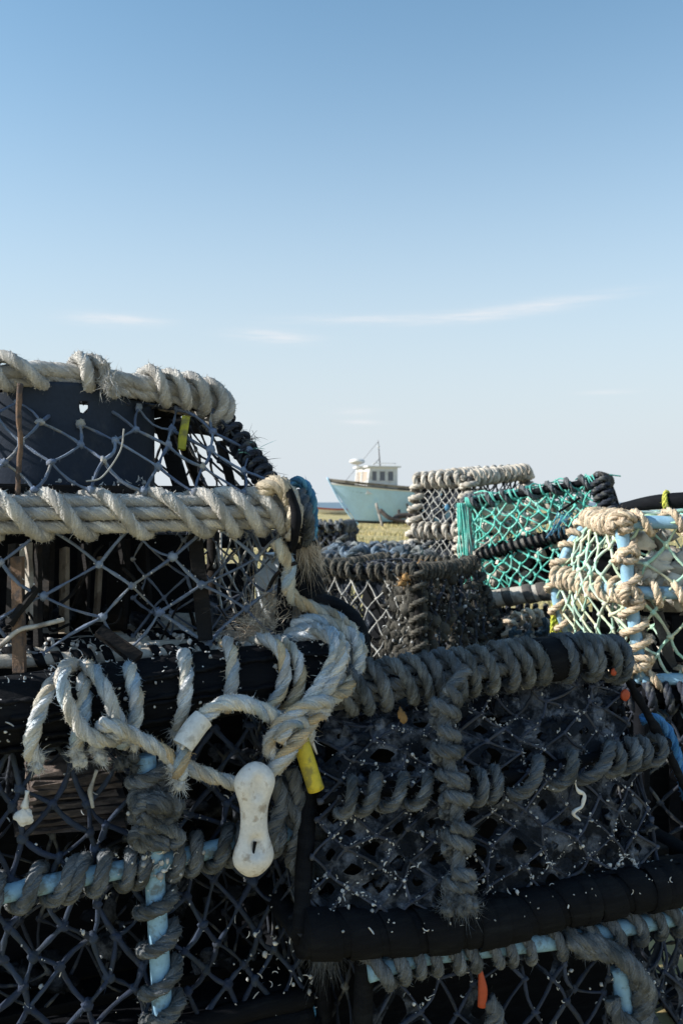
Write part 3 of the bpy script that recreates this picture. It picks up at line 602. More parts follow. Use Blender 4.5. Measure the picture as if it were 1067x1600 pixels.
# drum section: half a cylinder bulging towards the camera, with a cut slot
dc = S(-.275, .215, 0); mb = MB(); nu, nv, Rd = 66, 26, .128; z0, z1 = ZA0+.004, ZA0+.140
ang = np.linspace(-1.45, 1.45, nu); zz = np.linspace(z0, z1, nv); vv = []
hp = F(131, 637, .092); ha = math.asin(np.clip(((hp-dc)@LS.r)/Rd, -1, 1)); hz = hp[2]
AA, ZZ = np.meshgrid(ang, zz); ci, cj = np.argmin(abs(zz-hz)), np.argmin(abs(ang-ha))
for (di, dj, oz, oa) in ((-1, -1, -.8, -.8), (-1, 0, -1, 0), (-1, 1, -.8, .8), (0, 1, 0, 1), (1, 1, 1, .95), (1, 0, 1, 0), (1, -1, 1, -.95), (0, -1, 0, -1)):
    AA[ci+di, cj+dj] = ha+oa*.0058/Rd; ZZ[ci+di, cj+dj] = hz+oz*.0078
pos = dc+LS.r*(Rd*np.sin(AA))[..., None]-LS.w*(Rd*np.cos(AA))[..., None]; pos[..., 2] = ZZ
qd = [(i*nu+j, i*nu+j+1, (i+1)*nu+j+1, (i+1)*nu+j) for i in range(nv-1) for j in range(nu-1) if not (ci-1 <= i <= ci and cj-1 <= j <= cj)]
mb.add(pos.reshape(-1, 3), qd); dr = mb.build('drum_section', M['drum'], A, label='dark plastic drum wall with a small cut slot')
sm = dr.modifiers.new('s', 'SOLIDIFY'); sm.thickness = .003
# base boards of the top pot, upright bar, strut, tag
for k in range(6):
    w0 = .05+.05*k; plank('slat', M['tar'], A, S(-.5, w0, ZA0+.004+.003*(k % 2)), S(-.03, w0+.004, ZA0+.004), .036, .01)
bar('upright_bar', [F(32, 600, .02), F(30, 650, .014), F(33, 690, .012), F(29, 740, .008), F(28, 790, .004)], [.003, .0034, .0028, .0034, .003], M['stick'], A, lump=.15)
plank('strut', M['tar'], A, F(252, 655, .2), F(287, 770, .16), .022, .010, (0, -1, 0)); plank('strut', M['tar'], A, F(345, 690, .2), F(365, 770, .18), .012, .009, (0, -1, 0))
bar('cross_bar', [F(240, 640, .19), F(300, 632, .2), F(345, 640, .22)], .013, M['tar'], A, lump=.2); bar('cross_bar', [F(245, 668, .21), F(350, 668, .24)], .012, M['tar'], A, lump=.2)
plank('tag', M['tag_yellow'], A, F(291, 650, .07), F(284, 702, .065), .0105, .0022, (.2, -1, .1), label='yellow plastic tag')
mb = MB(); rope(mb, [F(250, 632, .17), F(290, 640, .15), F(320, 648, .16), F(345, 660, .18)], .009, W3); mb.build('lashing', M['rope_tan'], A)
mb = MB(); tube(mb, [F(194, 670, .0), F(188, 705, .0), F(160, 745, -.003), F(135, 752, -.003)], .0011, 5); mb.build('loose_thread', M['twine_pale'], A)
mb = MB(); flecks(mb, [F(random.uniform(35, 235), random.uniform(748, 778), random.uniform(.05, .12)) for _ in range(90)], .008, .35, .002); mb.build('worm_tubes', M['shell'], A, kind='stuff')

# ---- second pot
B = thing('lobster_pot', 'second pot at left, its top rail bound with three thick pale ropes', 'lobster pot', S(-.3, .18, ZB0), 'lobster pots of the near left stack')
bp = [F(-235, 806, 0), F(-120, 805, 0), F(0, 804, 0), F(200, 803, 0), F(330, 801, 0), F(452, 800, 0)]
RB = Rail(bp); bar('top_rail', [p+LS.w*.006 for p in bp], .014, M['rubber'], B)
for dz, dw, r_ in ((.0150, -.003, .0078), (.0002, -.010, .0081), (-.0142, -.005, .0079), (.017, .012, .0078)):
    mb = MB(); rope(mb, [p+V(0, 0, dz+random.gauss(0, .001))+LS.w*dw for p in bp], r_, W3, hair=1.8, hl=.005, pitch=8.5, lay=.6); mb.build('rail_rope', M['rope'], B)
for a, b_ in ((-90, -10), (-20, 68), (66, 140), (146, 226), (238, 322), (310, 368), (352, 410), (394, 444)):
    mb = MB(); rope(mb, RB.over(a, b_, 0.0248, -75, 200), .0084, W3, hair=2.6, hl=.005, pitch=8, lay=.4); mb.build('lashing', M['rope'], B)
bB = [S(-.52, .02, ZB0+.045), S(-.02, .02, ZB0+.045), S(-.02, .34, ZB0+.045), S(-.52, .34, ZB0+.045)]
tB = [S(-.52, .0, ZB1-.014), S(-.015, .0, ZB1-.014), S(-.02, .34, ZB1), S(-.52, .34, ZB1)]
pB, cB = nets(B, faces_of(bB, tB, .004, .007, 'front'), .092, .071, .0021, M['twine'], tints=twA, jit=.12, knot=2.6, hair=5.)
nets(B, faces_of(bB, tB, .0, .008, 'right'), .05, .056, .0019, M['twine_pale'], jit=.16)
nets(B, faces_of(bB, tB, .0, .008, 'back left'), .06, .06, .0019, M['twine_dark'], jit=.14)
f2 = patch4(S(-.2, .09, ZB0+.05), S(-.01, .05, ZB0+.05), S(-.03, .05, ZB1-.01), S(-.2, .09, ZB1-.01), .0, .01); nets(B, [f2], .05, .05, .0017, M['twine'], jit=.2)
for p, q in ((tB[1], tB[2]), (tB[2], tB[3]), (bB[1], bB[2]), (bB[2], bB[3])): bar('rail', [p, q], .011, M['rubber'], B)
bar('corner_post', [bB[1]+V(0, 0, -.02), tB[1]], .011, M['rubber'], B); bar('corner_post', [bB[0]+V(0, 0, -.02), tB[0]], .009, M['tar'], B); bar('corner_post', [bB[3], tB[3]], .009, M['tar'], B); bar('rail', [bB[0], bB[3]], .010, M['rubber'], B); bar('rail', [tB[0], tB[3]], .010, M['rubber'], B); bar('corner_post', [bB[2], tB[2]], .011, M['tar'], B)
# the thick black base rail: rubber-wound timber
base_path = [F(-245, 1144, -.02), F(-120, 1132, -.02), F(0, 1118, -.02), F(200, 1088, -.022), F(400, 1058, -.02), F(505, 1046, -.02)]
RBB = Rail(base_path); br = bar('base_rail', base_path, [.043, .042, .044, .043, .042, .040], M['rubber'], B, 22, .045, ds=.008)
for k in range(7):                            # torn lengthwise strips of rubber
    ph = random.uniform(.2, 2.6); s0 = random.uniform(.1, .5)*RBB.L; s1 = s0+random.uniform(.15, .35); t = np.linspace(0, 1, 16)
    mb = MB(); tube(mb, RBB.ring(s0+(s1-s0)*t, ph+.12*np.sin(t*4+k), np.full(16, .0435)), .0028, 5, lump=.3, flat=2.2); mb.build('rubber_strip', M['rubber'], br)
mb = MB(); flecks(mb, [RBB.ring(np.array([random.uniform(.2, .98)*RBB.L]), np.array([random.uniform(-.3, 2.3)]), .0445)[0] for _ in range(170)], .0045, .5, .001); mb.build('worm_tubes', M['shell'], br, kind='stuff')
# floor rods, rubber bound, running along the pot
for k in range(9):
    w0 = .022+.036*k; zr = ZB0+.036+.002*(k % 3); pth = [S(-.52, w0, zr), S(-.38, w0+.004, zr+random.gauss(0, .002)), S(-.25, w0-.003, zr+random.gauss(0, .002)), S(-.03, w0+.002, zr)]
    ro = bar('floor_rod', pth, .0085, M['rod'], B, 9, .1); R_ = Rail(pth)
    for j in range(5 if k < 5 else 3):
        s0 = random.uniform(.1, .8)*R_.L; mb = MB(); band(mb, R_, s0, s0+.05, 2.3, .0088, .012); mb.build('rubber_binding', M['rubber'], ro)
mb = MB(); flecks(mb, [S(random.uniform(-.5, -.05), random.uniform(.0, .08), ZB0+.05) for _ in range(150)], .006, .5, .003); mb.build('worm_tubes', M['shell'], B, kind='stuff')
# what stands inside: upright slats, a curved panel, a stake, a pale tub
for k, (px, w0, m_, wd, y0, y1) in enumerate(((45, .12, 'rod', .026, 850, 985), (72, .14, 'tar', .028, 842, 975), (100, .13, 'wood', .018, 856, 990), (128, .16, 'tar', .030, 850, 985), (150, .15, 'wood', .008, 870, 970), (182, .17, 'tar', .05, 845, 985), (228, .16, 'tar', .03, 850, 985), (16, .10, 'tar', .02, 850, 1000), (60, .06, 'tar', .012, 850, 1010))):
    plank('upright_slat', M[m_], B, F(px+random.uniform(-8, 8), y0, w0+.02), F(px, y1, w0), wd, .006, (-.7, -.7, 0))
plank('stake', M['tar'], B, F(305, 835, .03), F(322, 1000, .012), .018, .008, (0, -1, .1)); plank('stake', M['stick'], B, F(28, 870, .01), F(32, 1050, -.004), .013, .01, (0, -1, .1))
plank('broken_lath', M['tar'], B, F(155, 985, .0), F(215, 1030, -.03), .016, .007, (0, -.6, 1)); plank('broken_lath', M['tar'], B, F(15, 975, -.004), F(58, 918, .0), .008, .006, (0, -.6, 1))
mb = MB(); tube(mb, [F(0, 1010, .0), F(30, 985, -.004), F(60, 978, -.006), F(100, 968, 0)], .0028, 6); mb.build('cane', M['rod'], B)
mb = MB(); nn = 30; tt = np.linspace(0, 2*pi, nn, endpoint=False); tc_ = F(448, 925, .10); tv = []
for z_, r_ in ((-.055, .034), (-.053, .040), (.025, .046), (.031, .038), (.055, .032)):
    tv.append(np.stack((tc_[0]+r_*np.cos(tt), tc_[1]+r_*np.sin(tt), np.full(nn, tc_[2]+z_)), 1))
i = (np.arange(4)*nn)[:, None]; j = np.arange(nn)[None]; j2 = (j+1) % nn
mb.add(np.vstack(tv+[tc_+V(0, 0, .05)]), np.stack((i+j, i+j2, i+nn+j2, i+nn+j), -1).reshape(-1, 4), np.stack((4*nn+np.arange(nn), 4*nn+(np.arange(nn)+1) % nn, np.full(nn, 5*nn)), 1)); tubo = mb.build('bait_tub', M['tub'], None)
tubo['label'] = 'pale blue plastic tub behind the net of the second left pot'; tubo['category'] = 'tub'
plank('added_back_panel', M['rubber'], B, S(-.5, .325, .945), S(-.05, .325, .93), .135, .006, (0, -1, 0)); plank('side_panel', M['rubber'], B, S(-.44, .2, .935), S(-.26, .24, .935), .14, .005, (.2, -1, 0))  # black back panel added so no bright ground shows through this pot
mb = MB()
for _ in range(26): blob(mb, S(random.uniform(-.7, -.02), random.uniform(.12, .3), ZB0+.055+random.uniform(0, .03)), random.uniform(.012, .03), random.uniform(.012, .03), random.uniform(.01, .022), .3, 10, 7, random.uniform(.5, 1.3))
mb.build('debris', M['silt'], B, kind='stuff')
mb = MB(); tuft(mb, F(420, 965, .03), V(.3, -.1, 1), 700, .035, .5, .0003, root=.016); tuft(mb, F(405, 990, .02), V(-.8, -.3, .3), 500, .03, .5, .0003, root=.012); mb.build('fibre_bundle', M['rope_tan'], B)
mb = MB()
for _ in range(24):
    a = F(random.uniform(-20, 420), random.uniform(930, 1010), random.uniform(.02, .2)); d = RNG.normal(0, .03, (2, 3)); tube(mb, [a, a+d[0], a+d[0]+d[1]*.6], random.uniform(.001, .0028), 5, random.uniform(.4, 1.6), ds=.004)
mb.build('twigs', M['tar'], B, kind='stuff')

# ---- rope loops slung over the base rail (each a part), the long tied rope, toggle and tubes
def pxrope(name, pts, r, m, parent, tints=SPOT3, patch=PATCH, hair=1.6, **k):
    mb = MB(); rope(mb, [F(*q) for q in pts], r, tints, hair=hair, patch=patch, pitch=k.pop('pitch', 7.2), **k); return mb.build(name, m, parent)
CL = M['rope_clean']
def loop(pts, r=.0087, **k): return pxrope('rope_loop', pts, r, CL, B, **k)
loop([(120, 1046, .02), (103, 1050, -.03), (76, 1078, -.064), (58, 1125, -.075), (48, 1172, -.074), (60, 1188, -.064)])
loop([(118, 1052, .01), (130, 1064, -.05), (132, 1105, -.074), (122, 1150, -.074), (118, 1178, -.066)])
loop([(190, 1046, .01), (203, 1046, -.045), (210, 1075, -.068), (214, 1108, -.075), (205, 1142, -.073), (190, 1165, -.06)])
loop([(285, 1034, .01), (288, 1024, -.04), (292, 1060, -.068), (287, 1105, -.076), (280, 1140, -.07), (285, 1160, -.055)])
loop([(345, 1018, .01), (356, 1004, -.035), (364, 1040, -.066), (360, 1085, -.075), (352, 1110, -.07)])
loop([(388, 1012, .01), (410, 998, -.03), (436, 1014, -.06), (446, 1045, -.074), (438, 1080, -.076), (420, 1108, -.068)])
loop([(420, 1010, .02), (440, 1002, -.02), (463, 1025, -.056), (469, 1060, -.07), (458, 1095, -.072), (440, 1118, -.062)])
mb = MB()
for q in ((52, 1186, -.07), (118, 1176, -.072), (150, 1172, -.07), (203, 1150, -.07), (280, 1142, -.07)): frayball(mb, F(*q), V(.3, -.1, -.6), .0075, 900, .006)
mb.build('rope_fray', CL, B)
H1 = thing('tied_rope', 'long fuzzy white rope with blue flecks, knotted over the black rail', 'rope', F(300, 1180, -.09))
def hr(pts, r=.0087, name='rope_length', **k): return pxrope(name, pts, r, CL, H1, hair=2.6, hl=.005, **k)
hr([(125, 1042, -.01), (106, 1040, -.055), (97, 1062, -.08), (108, 1105, -.092), (132, 1142, -.094), (160, 1157, -.092), (184, 1150, -.082), (178, 1134, -.08), (160, 1132, -.088), (180, 1135, -.103), (215, 1152, -.100), (250, 1172, -.096), (283, 1194, -.094), (330, 1213, -.096), (378, 1228, -.098)])
hr([(120, 1044, 0), (140, 1042, -.05), (160, 1068, -.076), (176, 1105, -.086), (190, 1140, -.084)])
# arch from the knot to the taped end
hr([(455, 1140, -.082), (430, 1122, -.088), (395, 1103, -.094), (358, 1098, -.098), (328, 1112, -.10), (304, 1138, -.102), (296, 1150, -.102)], .0098)
mb = MB(); tube(mb, [F(318, 1122, -.101), F(303, 1140, -.104), F(286, 1166, -.108)], [.0125, .0132, .0125], 14, lump=.05, caps=False); tube(mb, [F(286, 1166, -.108), F(303, 1140, -.104)], [.0098, .0098], 12, caps=False); tube(mb, [F(300, 1146, -.105), F(284, 1171, -.109)], [.003, .002], 6)
mb.build('taped_end', M['bone'], H1, label='white taped hollow end of the rope')
hr([(293, 1150, -.09), (288, 1172, -.098), (284, 1195, -.104), (280, 1214, -.10)], .0087)
mb = MB(); frayball(mb, F(281, 1207, -.1), V(0, -.1, -1), .0085, 1500, .007); mb.build('rope_fray', CL, H1)
# the bend (knot) left of the yellow tube and the fall to the toggle
hr([(430, 1205, -.095), (448, 1180, -.102), (466, 1150, -.10), (478, 1128, -.09), (500, 1110, -.084), (512, 1100, -.088), (505, 1096, -.104), (478, 1102, -.108), (450, 1120, -.106), (428, 1145, -.10), (420, 1170, -.098), (432, 1182, -.092), (452, 1178, -.086), (475, 1160, -.084), (482, 1145, -.092), (470, 1128, -.105), (450, 1135, -.112), (436, 1160, -.112)], .0087)
hr([(405, 1222, -.092), (420, 1210, -.098), (445, 1180, -.106), (470, 1150, -.104), (490, 1125, -.098), (512, 1108, -.092)], .0087)
# coil climbing over the rail's end
for dx, dy, dw in ((0, 0, 0), (15, 3, .022), (28, 10, .044), (10, 14, -.012)):
    hr([(470+dx, 1112+dy*.4, -.085+dw*.3), (490+dx*.7, 1085+dy, -.09+dw*.4), (512+dx*.8, 1050+dy, -.085+dw*.6), (525+dx*.9, 1015+dy, -.075+dw), (515+dx*.6, 990+dy*.7, -.05+dw), (488+dx*.5, 982+dy*.6, -.02+dw), (455+dx*.3, 990+dy*.5, .0+dw), (435, 1006, .015+dw)], .0086)
hr([(545, 1075, -.07), (556, 1050, -.065), (561, 1020, -.05), (548, 992, -.03), (520, 975, -.005), (485, 968, .0), (455, 978, .01)], .0088)
hr([(510, 1095, -.085), (540, 1078, -.075), (560, 1045, -.06), (563, 1010, -.04), (548, 982, -.015), (520, 962, .005), (488, 950, .008), (462, 938, .0), (450, 915, -.01), (452, 885, -.016), (440, 860, -.02), (432, 846, -.015)], .0092, 'rope_length', tints=((1, .86, .66), (1, .95, .82), (.9, .76, .55)))
# white plastic toggle: a waisted bar with two eyes
TC = F(397, 1280, -.112); tax = F(399, 1190, -.112)-F(396, 1370, -.108); TL = np.linalg.norm(tax); tax = tax/TL; tn = -LS.w+V(0, 0, 0); tn = tn-tax*(tn@tax); tn /= np.linalg.norm(tn); ts = np.cross(tn, tax)*1.0
tog = thing('rope_toggle', 'white plastic waisted toggle hanging from the long tied rope', 'toggle', TC-tax*TL/2)
mb = MB(); nl, na = 56, 28; L_ = np.linspace(-1, 1, nl); th_ = np.linspace(0, 2*pi, na, endpoint=False); vs = []
for l in L_:
    e = abs(l); wid = (.0158+.0085*np.exp(-((e-.64)/.30)**2))*np.sqrt(max(0, 1-max(0, (e-.70)/.30)**2)) if e < 1 else 0
    thk = wid*.62+.0005
    for a in th_:
        x, y = wid*cos(a), thk*sin(a)
        if sin(a) > 0:                        # the moulded eye is sunk in the front face
            for lc, sx, sy, dp in ((.60, .0065, .20, .0085), (-.42, .0075, .17, .0085)):
                y -= dp*math.exp(-((x/sx)**2)**1.5-(((l-lc)/sy)**2)**1.5)
        vs.append(TC+tax*(TL/2*l)+ts*x+tn*y)
i = (np.arange(nl-1)*na)[:, None]; j = np.arange(na)[None]; j2 = (j+1) % na
mb.add(np.array(vs), np.stack((i+j, i+j2, i+na+j2, i+na+j), -1).reshape(-1, 4)); mb.build('body', M['white_plastic'], tog)
mb = MB(); tube(mb, [TC+tax*(-TL*.21+.005)+tn*.008+ts*.001, TC+tax*(-TL*.27)+tn*.0085+ts*.003], [.0022, .0012], 8); mb.build('eye_slit', M['rubber'], tog)
pxrope('rope_tail', [(372, 1226, -.1), (386, 1229, -.112), (397, 1229, -.117)], .0085, CL, H1, hair=1.)
yt = bar('yellow_tube', [F(468, 1150, -.088), F(480, 1190, -.094), F(494, 1234, -.097)], .0102, M['yellow'], None, 18, 0, ds=.006)
yt['label'] = 'short yellow plastic tube hanging beside the rope knot'; yt['category'] = 'tube'
mb = MB(); tube(mb, [F(482, 1130, -.085), F(486, 1155, -.088), F(495, 1178, -.08)], [.0016, .0028, .0012], 8); o = mb.build('cable_tie', M['white_plastic'], None); o['label'] = 'thin white plastic strip hanging behind the yellow tube'; o['category'] = 'plastic strip'
# rope and black band round the right end of the second pot's top rail
mb = MB(); rope(mb, RB.turn(RB.L-.02, RB.L-.002, .036, -60, 150), .0125, ((1, .9, .75),)*3, hair=1.5); mb.build('lashing', M['rope'], B)
mb = MB()
rope(mb, [F(398, 775, .01), F(415, 762, -.02), F(432, 757, -.03), F(445, 765, -.035), (F(455, 785, -.03))], .0115, ((1, .88, .7),)*3, hair=1.4); mb.build('lashing', M['rope'], B)
o = MB(); tube(o, [F(428, 757, .02), F(440, 758, -.025), F(453, 768, -.042), F(461, 790, -.045), F(463, 820, -.045), F(458, 848, -.03), F(448, 860, -.01)], [.006, .0062, .0066, .0058, .0064, .006, .005], 9, lump=.2); tube(o, [F(440, 760, .03), F(455, 772, -.02), F(468, 800, -.03), F(470, 830, -.03), F(466, 855, -.01)], [.005, .0055, .005, .0058, .005], 9, lump=.2)
o.build('black_binding', M['rubber'], B)
mb = MB(); rope(mb, [F(470, 770, .03), F(480, 800, -.005), F(482, 830, .0), F(476, 850, .01)], .009, W3); mb.build('lashing', M['rope_grey'], B)
mb = MB(); rope(mb, [F(440, 768, .07), F(452, 757, .055), F(464, 750, .05), F(477, 756, .045), F(487, 775, .04), F(491, 810, .04), F(489, 846, .04)], .0058, ((1, 1, 1), (1.3, 1.25, 1.1), (.8, .85, .9)), hair=1.2); rope(mb, [F(446, 772, .085), F(458, 760, .08), F(470, 757, .07), F(481, 775, .065), F(484, 805, .06), F(482, 842, .06)], .005, ((1.1, 1.1, 1),)*3, hair=1.)
o = mb.build('blue_rope', M['rope_blue'], None)
o['label'] = 'blue rope loop hanging off the corner of the left stack'; o['category'] = 'rope'
mb = MB(); tuft(mb, F(476, 850, .02), V(.35, -.1, -1), 380, .028, .25, .00025, root=.007); tuft(mb, F(486, 860, .04), V(.1, 0, -1), 260, .025, .3, .00025, root=.007); mb.build('frayed_end', M['rope_tan'], B)
mb = MB(); tube(mb, [F(455, 880, .04), F(480, 930, .03), F(520, 945, .03), F(552, 965, .0), F(566, 1000, -.02), F(566, 1030, -.03)], [.016, .018, .014, .013, .012, .01], 10, lump=.15); tube(mb, [F(470, 850, .05), F(480, 900, .04), F(495, 945, .05), F(500, 985, .06)], .02, 10, lump=.25); mb.build('rubber_sleeve', M['rubber'], B)

# ---- third pot: rope-bound blue pipe frame seen in the shade below
C = thing('lobster_pot', 'third pot at left, in shade, blue pipe frame bound with old grey rope', 'lobster pot', S(-.3, .18, .42), 'lobster pots of the near left stack')
ZC0, ZC1, WC = .42, .775, -.035
bC = [S(-.52, WC, ZC0), S(.0, WC, ZC0), S(-.0, .34, ZC0), S(-.52, .34, ZC0)]; tC = [S(-.52, WC, ZC1), S(-.012, WC, ZC1), S(-.02, .34, ZC1), S(-.52, .34, ZC1)]
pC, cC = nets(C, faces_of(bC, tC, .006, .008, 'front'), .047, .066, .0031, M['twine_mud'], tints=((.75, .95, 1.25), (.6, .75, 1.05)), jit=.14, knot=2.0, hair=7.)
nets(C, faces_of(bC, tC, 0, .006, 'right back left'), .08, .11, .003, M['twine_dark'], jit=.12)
mid = [F(-255, 1460, WC-.014), F(0, 1398, WC-.014), F(120, 1372, WC-.014), F(245, 1348, WC-.014), F(370, 1318, WC-.014), F(455, 1300, WC-.012)]
ml = bar('mid_rail', mid, .0105, M['pipe_blue'], C, 16, 0); RM = Rail(mid)
for a, b_ in ((-25, 8), (22, 66), (70, 122), (98, 136), (138, 168), (186, 212), (206, 236), (262, 288), (288, 312), (322, 362), (352, 384), (392, 418), (415, 440)):
    mb = MB(); rope(mb, RM.over(b_-4, a+4, .0185, -60, 215), random.uniform(.0078, .0092), W3, hair=1.5, hl=.006, pitch=7); mb.build('rope_wrap', M['rope_grey'], ml)
vert = [F(228, 1180, WC-.018), F(238, 1300, WC-.018), F(247, 1450, WC-.02), F(253, 1560, WC-.02), F(258, 1680, WC-.02)]
vl = bar('upright_pipe', vert, .0118, M['pipe_blue'], C, 16, 0); RV = Rail(vert)
for a, b_, k_ in ((1222, 1200, 1), (1285, 1245, 1), (1318, 1290, 1), (1432, 1395, 1), (1492, 1450, 1), (1562, 1505, 1), (1600, 1560, 1), (1660, 1615, 1)):
    s0, s1 = RV.spy(a), RV.spy(b_); ph = 0
    mb = MB(); rope(mb, RV.ring(np.linspace(s1, s0, 26), np.radians(np.linspace(40, 330, 26)), np.full(26, .0192)), .0088, W3, hair=2., hl=.006, pitch=7); mb.build('rope_wrap', M['rope_grey'], vl)
mb = MB()
for ctr, n_ in (((243, 1262), 5), ((246, 1310), 3)):
    for k in range(n_):
        t = np.linspace(0, 2*pi*.8, 12)+k; e = random.uniform(20, 36); rope(mb, [F(ctr[0]+e*1.1*cos(x)+random.uniform(-5, 5), ctr[1]+e*.55*sin(x)+k*5-10, WC-.035-.008*sin(x+k)-.004*k) for x in t], .0082, W3, hair=2.2)
mb.build('knot', M['rope_grey'], C)
mb = MB(); frayball(mb, F(205, 1192, WC-.03), V(-1, -.2, .1), .007, 700, .007); frayball(mb, F(258, 1215, WC-.03), V(.1, -.2, -1), .008, 900, .007); frayball(mb, F(265, 1262, WC-.045), V(0, -.2, -1), .009, 900, .006); mb.build('rope_fray', M['rope_grey'], C)
# right-hand corner with knotted rope
cor = [F(448, 1165, WC-.01), F(468, 1260, WC-.01), F(480, 1350, WC-.01), F(496, 1460, WC), F(505, 1600, WC), F(510, 1700, WC)]
cl_ = bar('corner_post', cor, .012, M['rubber'], C); RC = Rail(cor)
for a, b_, ph in ((1260, 1190, 0), (1320, 1230, 60), (1375, 1310, 10), (1420, 1375, 90), (1330, 1270, 160), (1410, 1350, 220)):
    mb = MB(); rope(mb, RC.ring(np.linspace(RC.spy(a), RC.spy(b_), 30), np.radians(np.linspace(20+ph*.3, 350+ph*.3, 30)), np.full(30, .019)), .0095, W3, hair=2.2); mb.build('rope_wrap', M['rope_grey'], cl_)
mb = MB(); rope(mb, [F(430, 1215, WC-.03), F(440, 1260, WC-.035), F(425, 1300, WC-.035), F(430, 1325, WC-.03)], .0095, W3, hair=2.); rope(mb, [F(455, 1200, WC-.035), F(470, 1260, WC-.04), F(478, 1330, WC-.04), F(485, 1395, WC-.035)], .009, W3, hair=2.); rope(mb, [F(440, 1240, WC-.03), F(470, 1290, WC-.045), F(455, 1345, WC-.04), F(480, 1370, WC-.04)], .009, W3, hair=2.); mb.build('rope_tangle', M['rope_grey'], C)
mb = MB(); tuft(mb, F(505, 1455, WC-.02), V(0, -.1, -1), 900, .03, .14, .0003, root=.008); frayball(mb, F(482, 1388, WC-.03), V(0, -.1, -1), .009, 1200, .007); tuft(mb, F(525, 1410, WC-.01), V(.15, 0, -1), 200, .04, .08, .0004, root=.003); mb.build('frayed_end', M['rope_grey'], C)
# slabs and boards inside, white flecks
for k in range(8):
    y = 1196+12*k; w0 = .03+random.uniform(-.008, .012); plank('slate_layer', M['slab'], C, F(48-k*3+random.uniform(-10, 10), y+6, w0), F(188+random.uniform(-14, 6), y-10, w0), .06, .0045+.0012*(k % 3), (0, -.15, 1), rough=.0014)
for k in range(5): plank('slat', M['rubber'], C, S(-.52, .0+.07*k, ZC0+.01), S(-.02, .0+.07*k, ZC0+.01), .05, .012)
for p, q in ((bC[0], bC[1]), (bC[1], bC[2]), (bC[2], bC[3]), (bC[3], bC[0]), (tC[3], tC[0]), (bC[0], tC[0]), (bC[3], tC[3]), (tC[1], tC[2])): bar('rail', [p, q], .013, M['rubber'], C)
plank('blocking_panel', M['rubber'], C, S(-.52, .10, .60), S(-.05, .10, .60), .33, .006, (0, -1, 0))  # black sheet added inside to block light through the pot
mb = MB(); flecks(mb, along_bars(pC, cC, 230), .004, .5, .003); flecks(mb, [F(random.gauss(445, 45), random.gauss(1490, 50), WC-.012) for _ in range(70)], .007, .7, .003); flecks(mb, [F(random.gauss(250, 35), random.gauss(1350, 22), WC-.035) for _ in range(60)], .006, .5, .003); mb.build('worm_tubes', M['shell'], C, kind='stuff')
mb = MB()
for _ in range(90): blob(mb, S(random.uniform(-.5, -.03), random.uniform(.02, .09), random.uniform(.44, .72)), random.uniform(.005, .02), random.uniform(.004, .01), random.uniform(.004, .016), .5, 10, 7, random.uniform(.4, 1.3))
mb.build('debris', M['silt'], C, kind='stuff')
fc2 = patch4(S(-.5, .05, .43), S(-.02, .06, .43), S(-.03, .04, .74), S(-.5, .05, .75), .0, .015); nets(C, [fc2], .06, .07, .0022, M['twine_dark'], jit=.3)
mb = MB(); flecks(mb, along_bars(pB, cB, 110)+[q for q in pB for _ in range(2)], .0022, .3, .002); mb.build('worm_tubes', M['shell'], B, kind='stuff')
mb = MB(); tube(mb, [F(152, 1203, WC-.012), F(142, 1235, WC-.012), F(146, 1262, WC-.012)], [.002, .0032, .0016], 6, lump=.2); mb.build('twine_end', M['twine_pale'], C)
mb = MB(); blob(mb, F(38, 1277, WC-.012), .011, .004, .0085, .18); tube(mb, [F(40, 1262, WC-.012), F(43, 1235, WC-.012)], [.0035, .002], 7, lump=.4); mb.build('shell', M['shell'], C)
mb = MB(); rope(mb, [F(480, 1560, WC+.01), F(485, 1590, WC), F(478, 1640, WC)], .009, ((1.6, 1.6, 1.5),)*3, hair=1); mb.build('rope_end', M['rope_blue'], C)
# ================================================================ the near right pot, silted and in shade
ES = Frame(P(520, 1080, 1.13), 21); EF = ES.F
E = thing('lobster_pot', 'silted grey-rope pot in the right foreground with a thick black rubber base rail', 'lobster pot', ES.S(.25, .1, .52))
etop = [EF(490, 1096, .02), EF(540, 1078, .01), EF(640, 1062, .005), EF(740, 1048, .0), EF(840, 1032, .0), EF(910, 1026, .0), EF(962, 1030, .01)]
ebase = [EF(470, 1458, -.07), EF(600, 1456, -.068), EF(750, 1442, -.072), EF(900, 1408, -.07), EF(1040, 1382, -.07), EF(1130, 1362, -.06)]
emid = [EF(500, 1252, -.045), EF(600, 1238, -.048), EF(720, 1232, -.05), EF(820, 1215, -.05), EF(910, 1195, -.046), EF(990, 1178, -.03), EF(1050, 1165, -.0)]
RE = Rail(etop); tr_ = bar('top_rail', etop, .017, M['rubber'], E, 14)
mb = MB(); rope(mb, [p+V(0, -.004, .013) for p in etop], .0095, W3, hair=2.); rope(mb, [p+V(0, -.016, .0) for p in etop[:-1]], .0095, W3, hair=2.); rope(mb, [p+V(0, -.008, -.013) for p in etop[:4]], .009, W3, hair=1.5); mb.build('rail_rope', M['rope_grey'], tr_)
for a, b_ in ((505, 535), (540, 566), (572, 600), (608, 632), (640, 668), (672, 690), (700, 722), (722, 735), (752, 772), (775, 792), (800, 812), (812, 826), (826, 842), (875, 893), (893, 912), (915, 930), (935, 948), (948, 960)):
    mb = MB(); j_ = random.uniform(-7, 7); rope(mb, RE.over(a+j_, b_+j_+random.uniform(-8, 14), .0275+random.uniform(-.001, .0025), -70, 205), random.uniform(.0068, .0092), (((.8, .85, .9),)*3, W3, ((1.15, 1.12, 1.05),)*3)[random.randrange(3)], hair=2.2, hl=.007, pitch=7); mb.build('rope_wrap', M['rope_grey'], tr_)
mb = MB(); band(mb, RE, RE.spx(845), RE.spx(880), 1.6, .029, .03, -1.); mb.build('cloth_binding', M['rubber'], tr_)
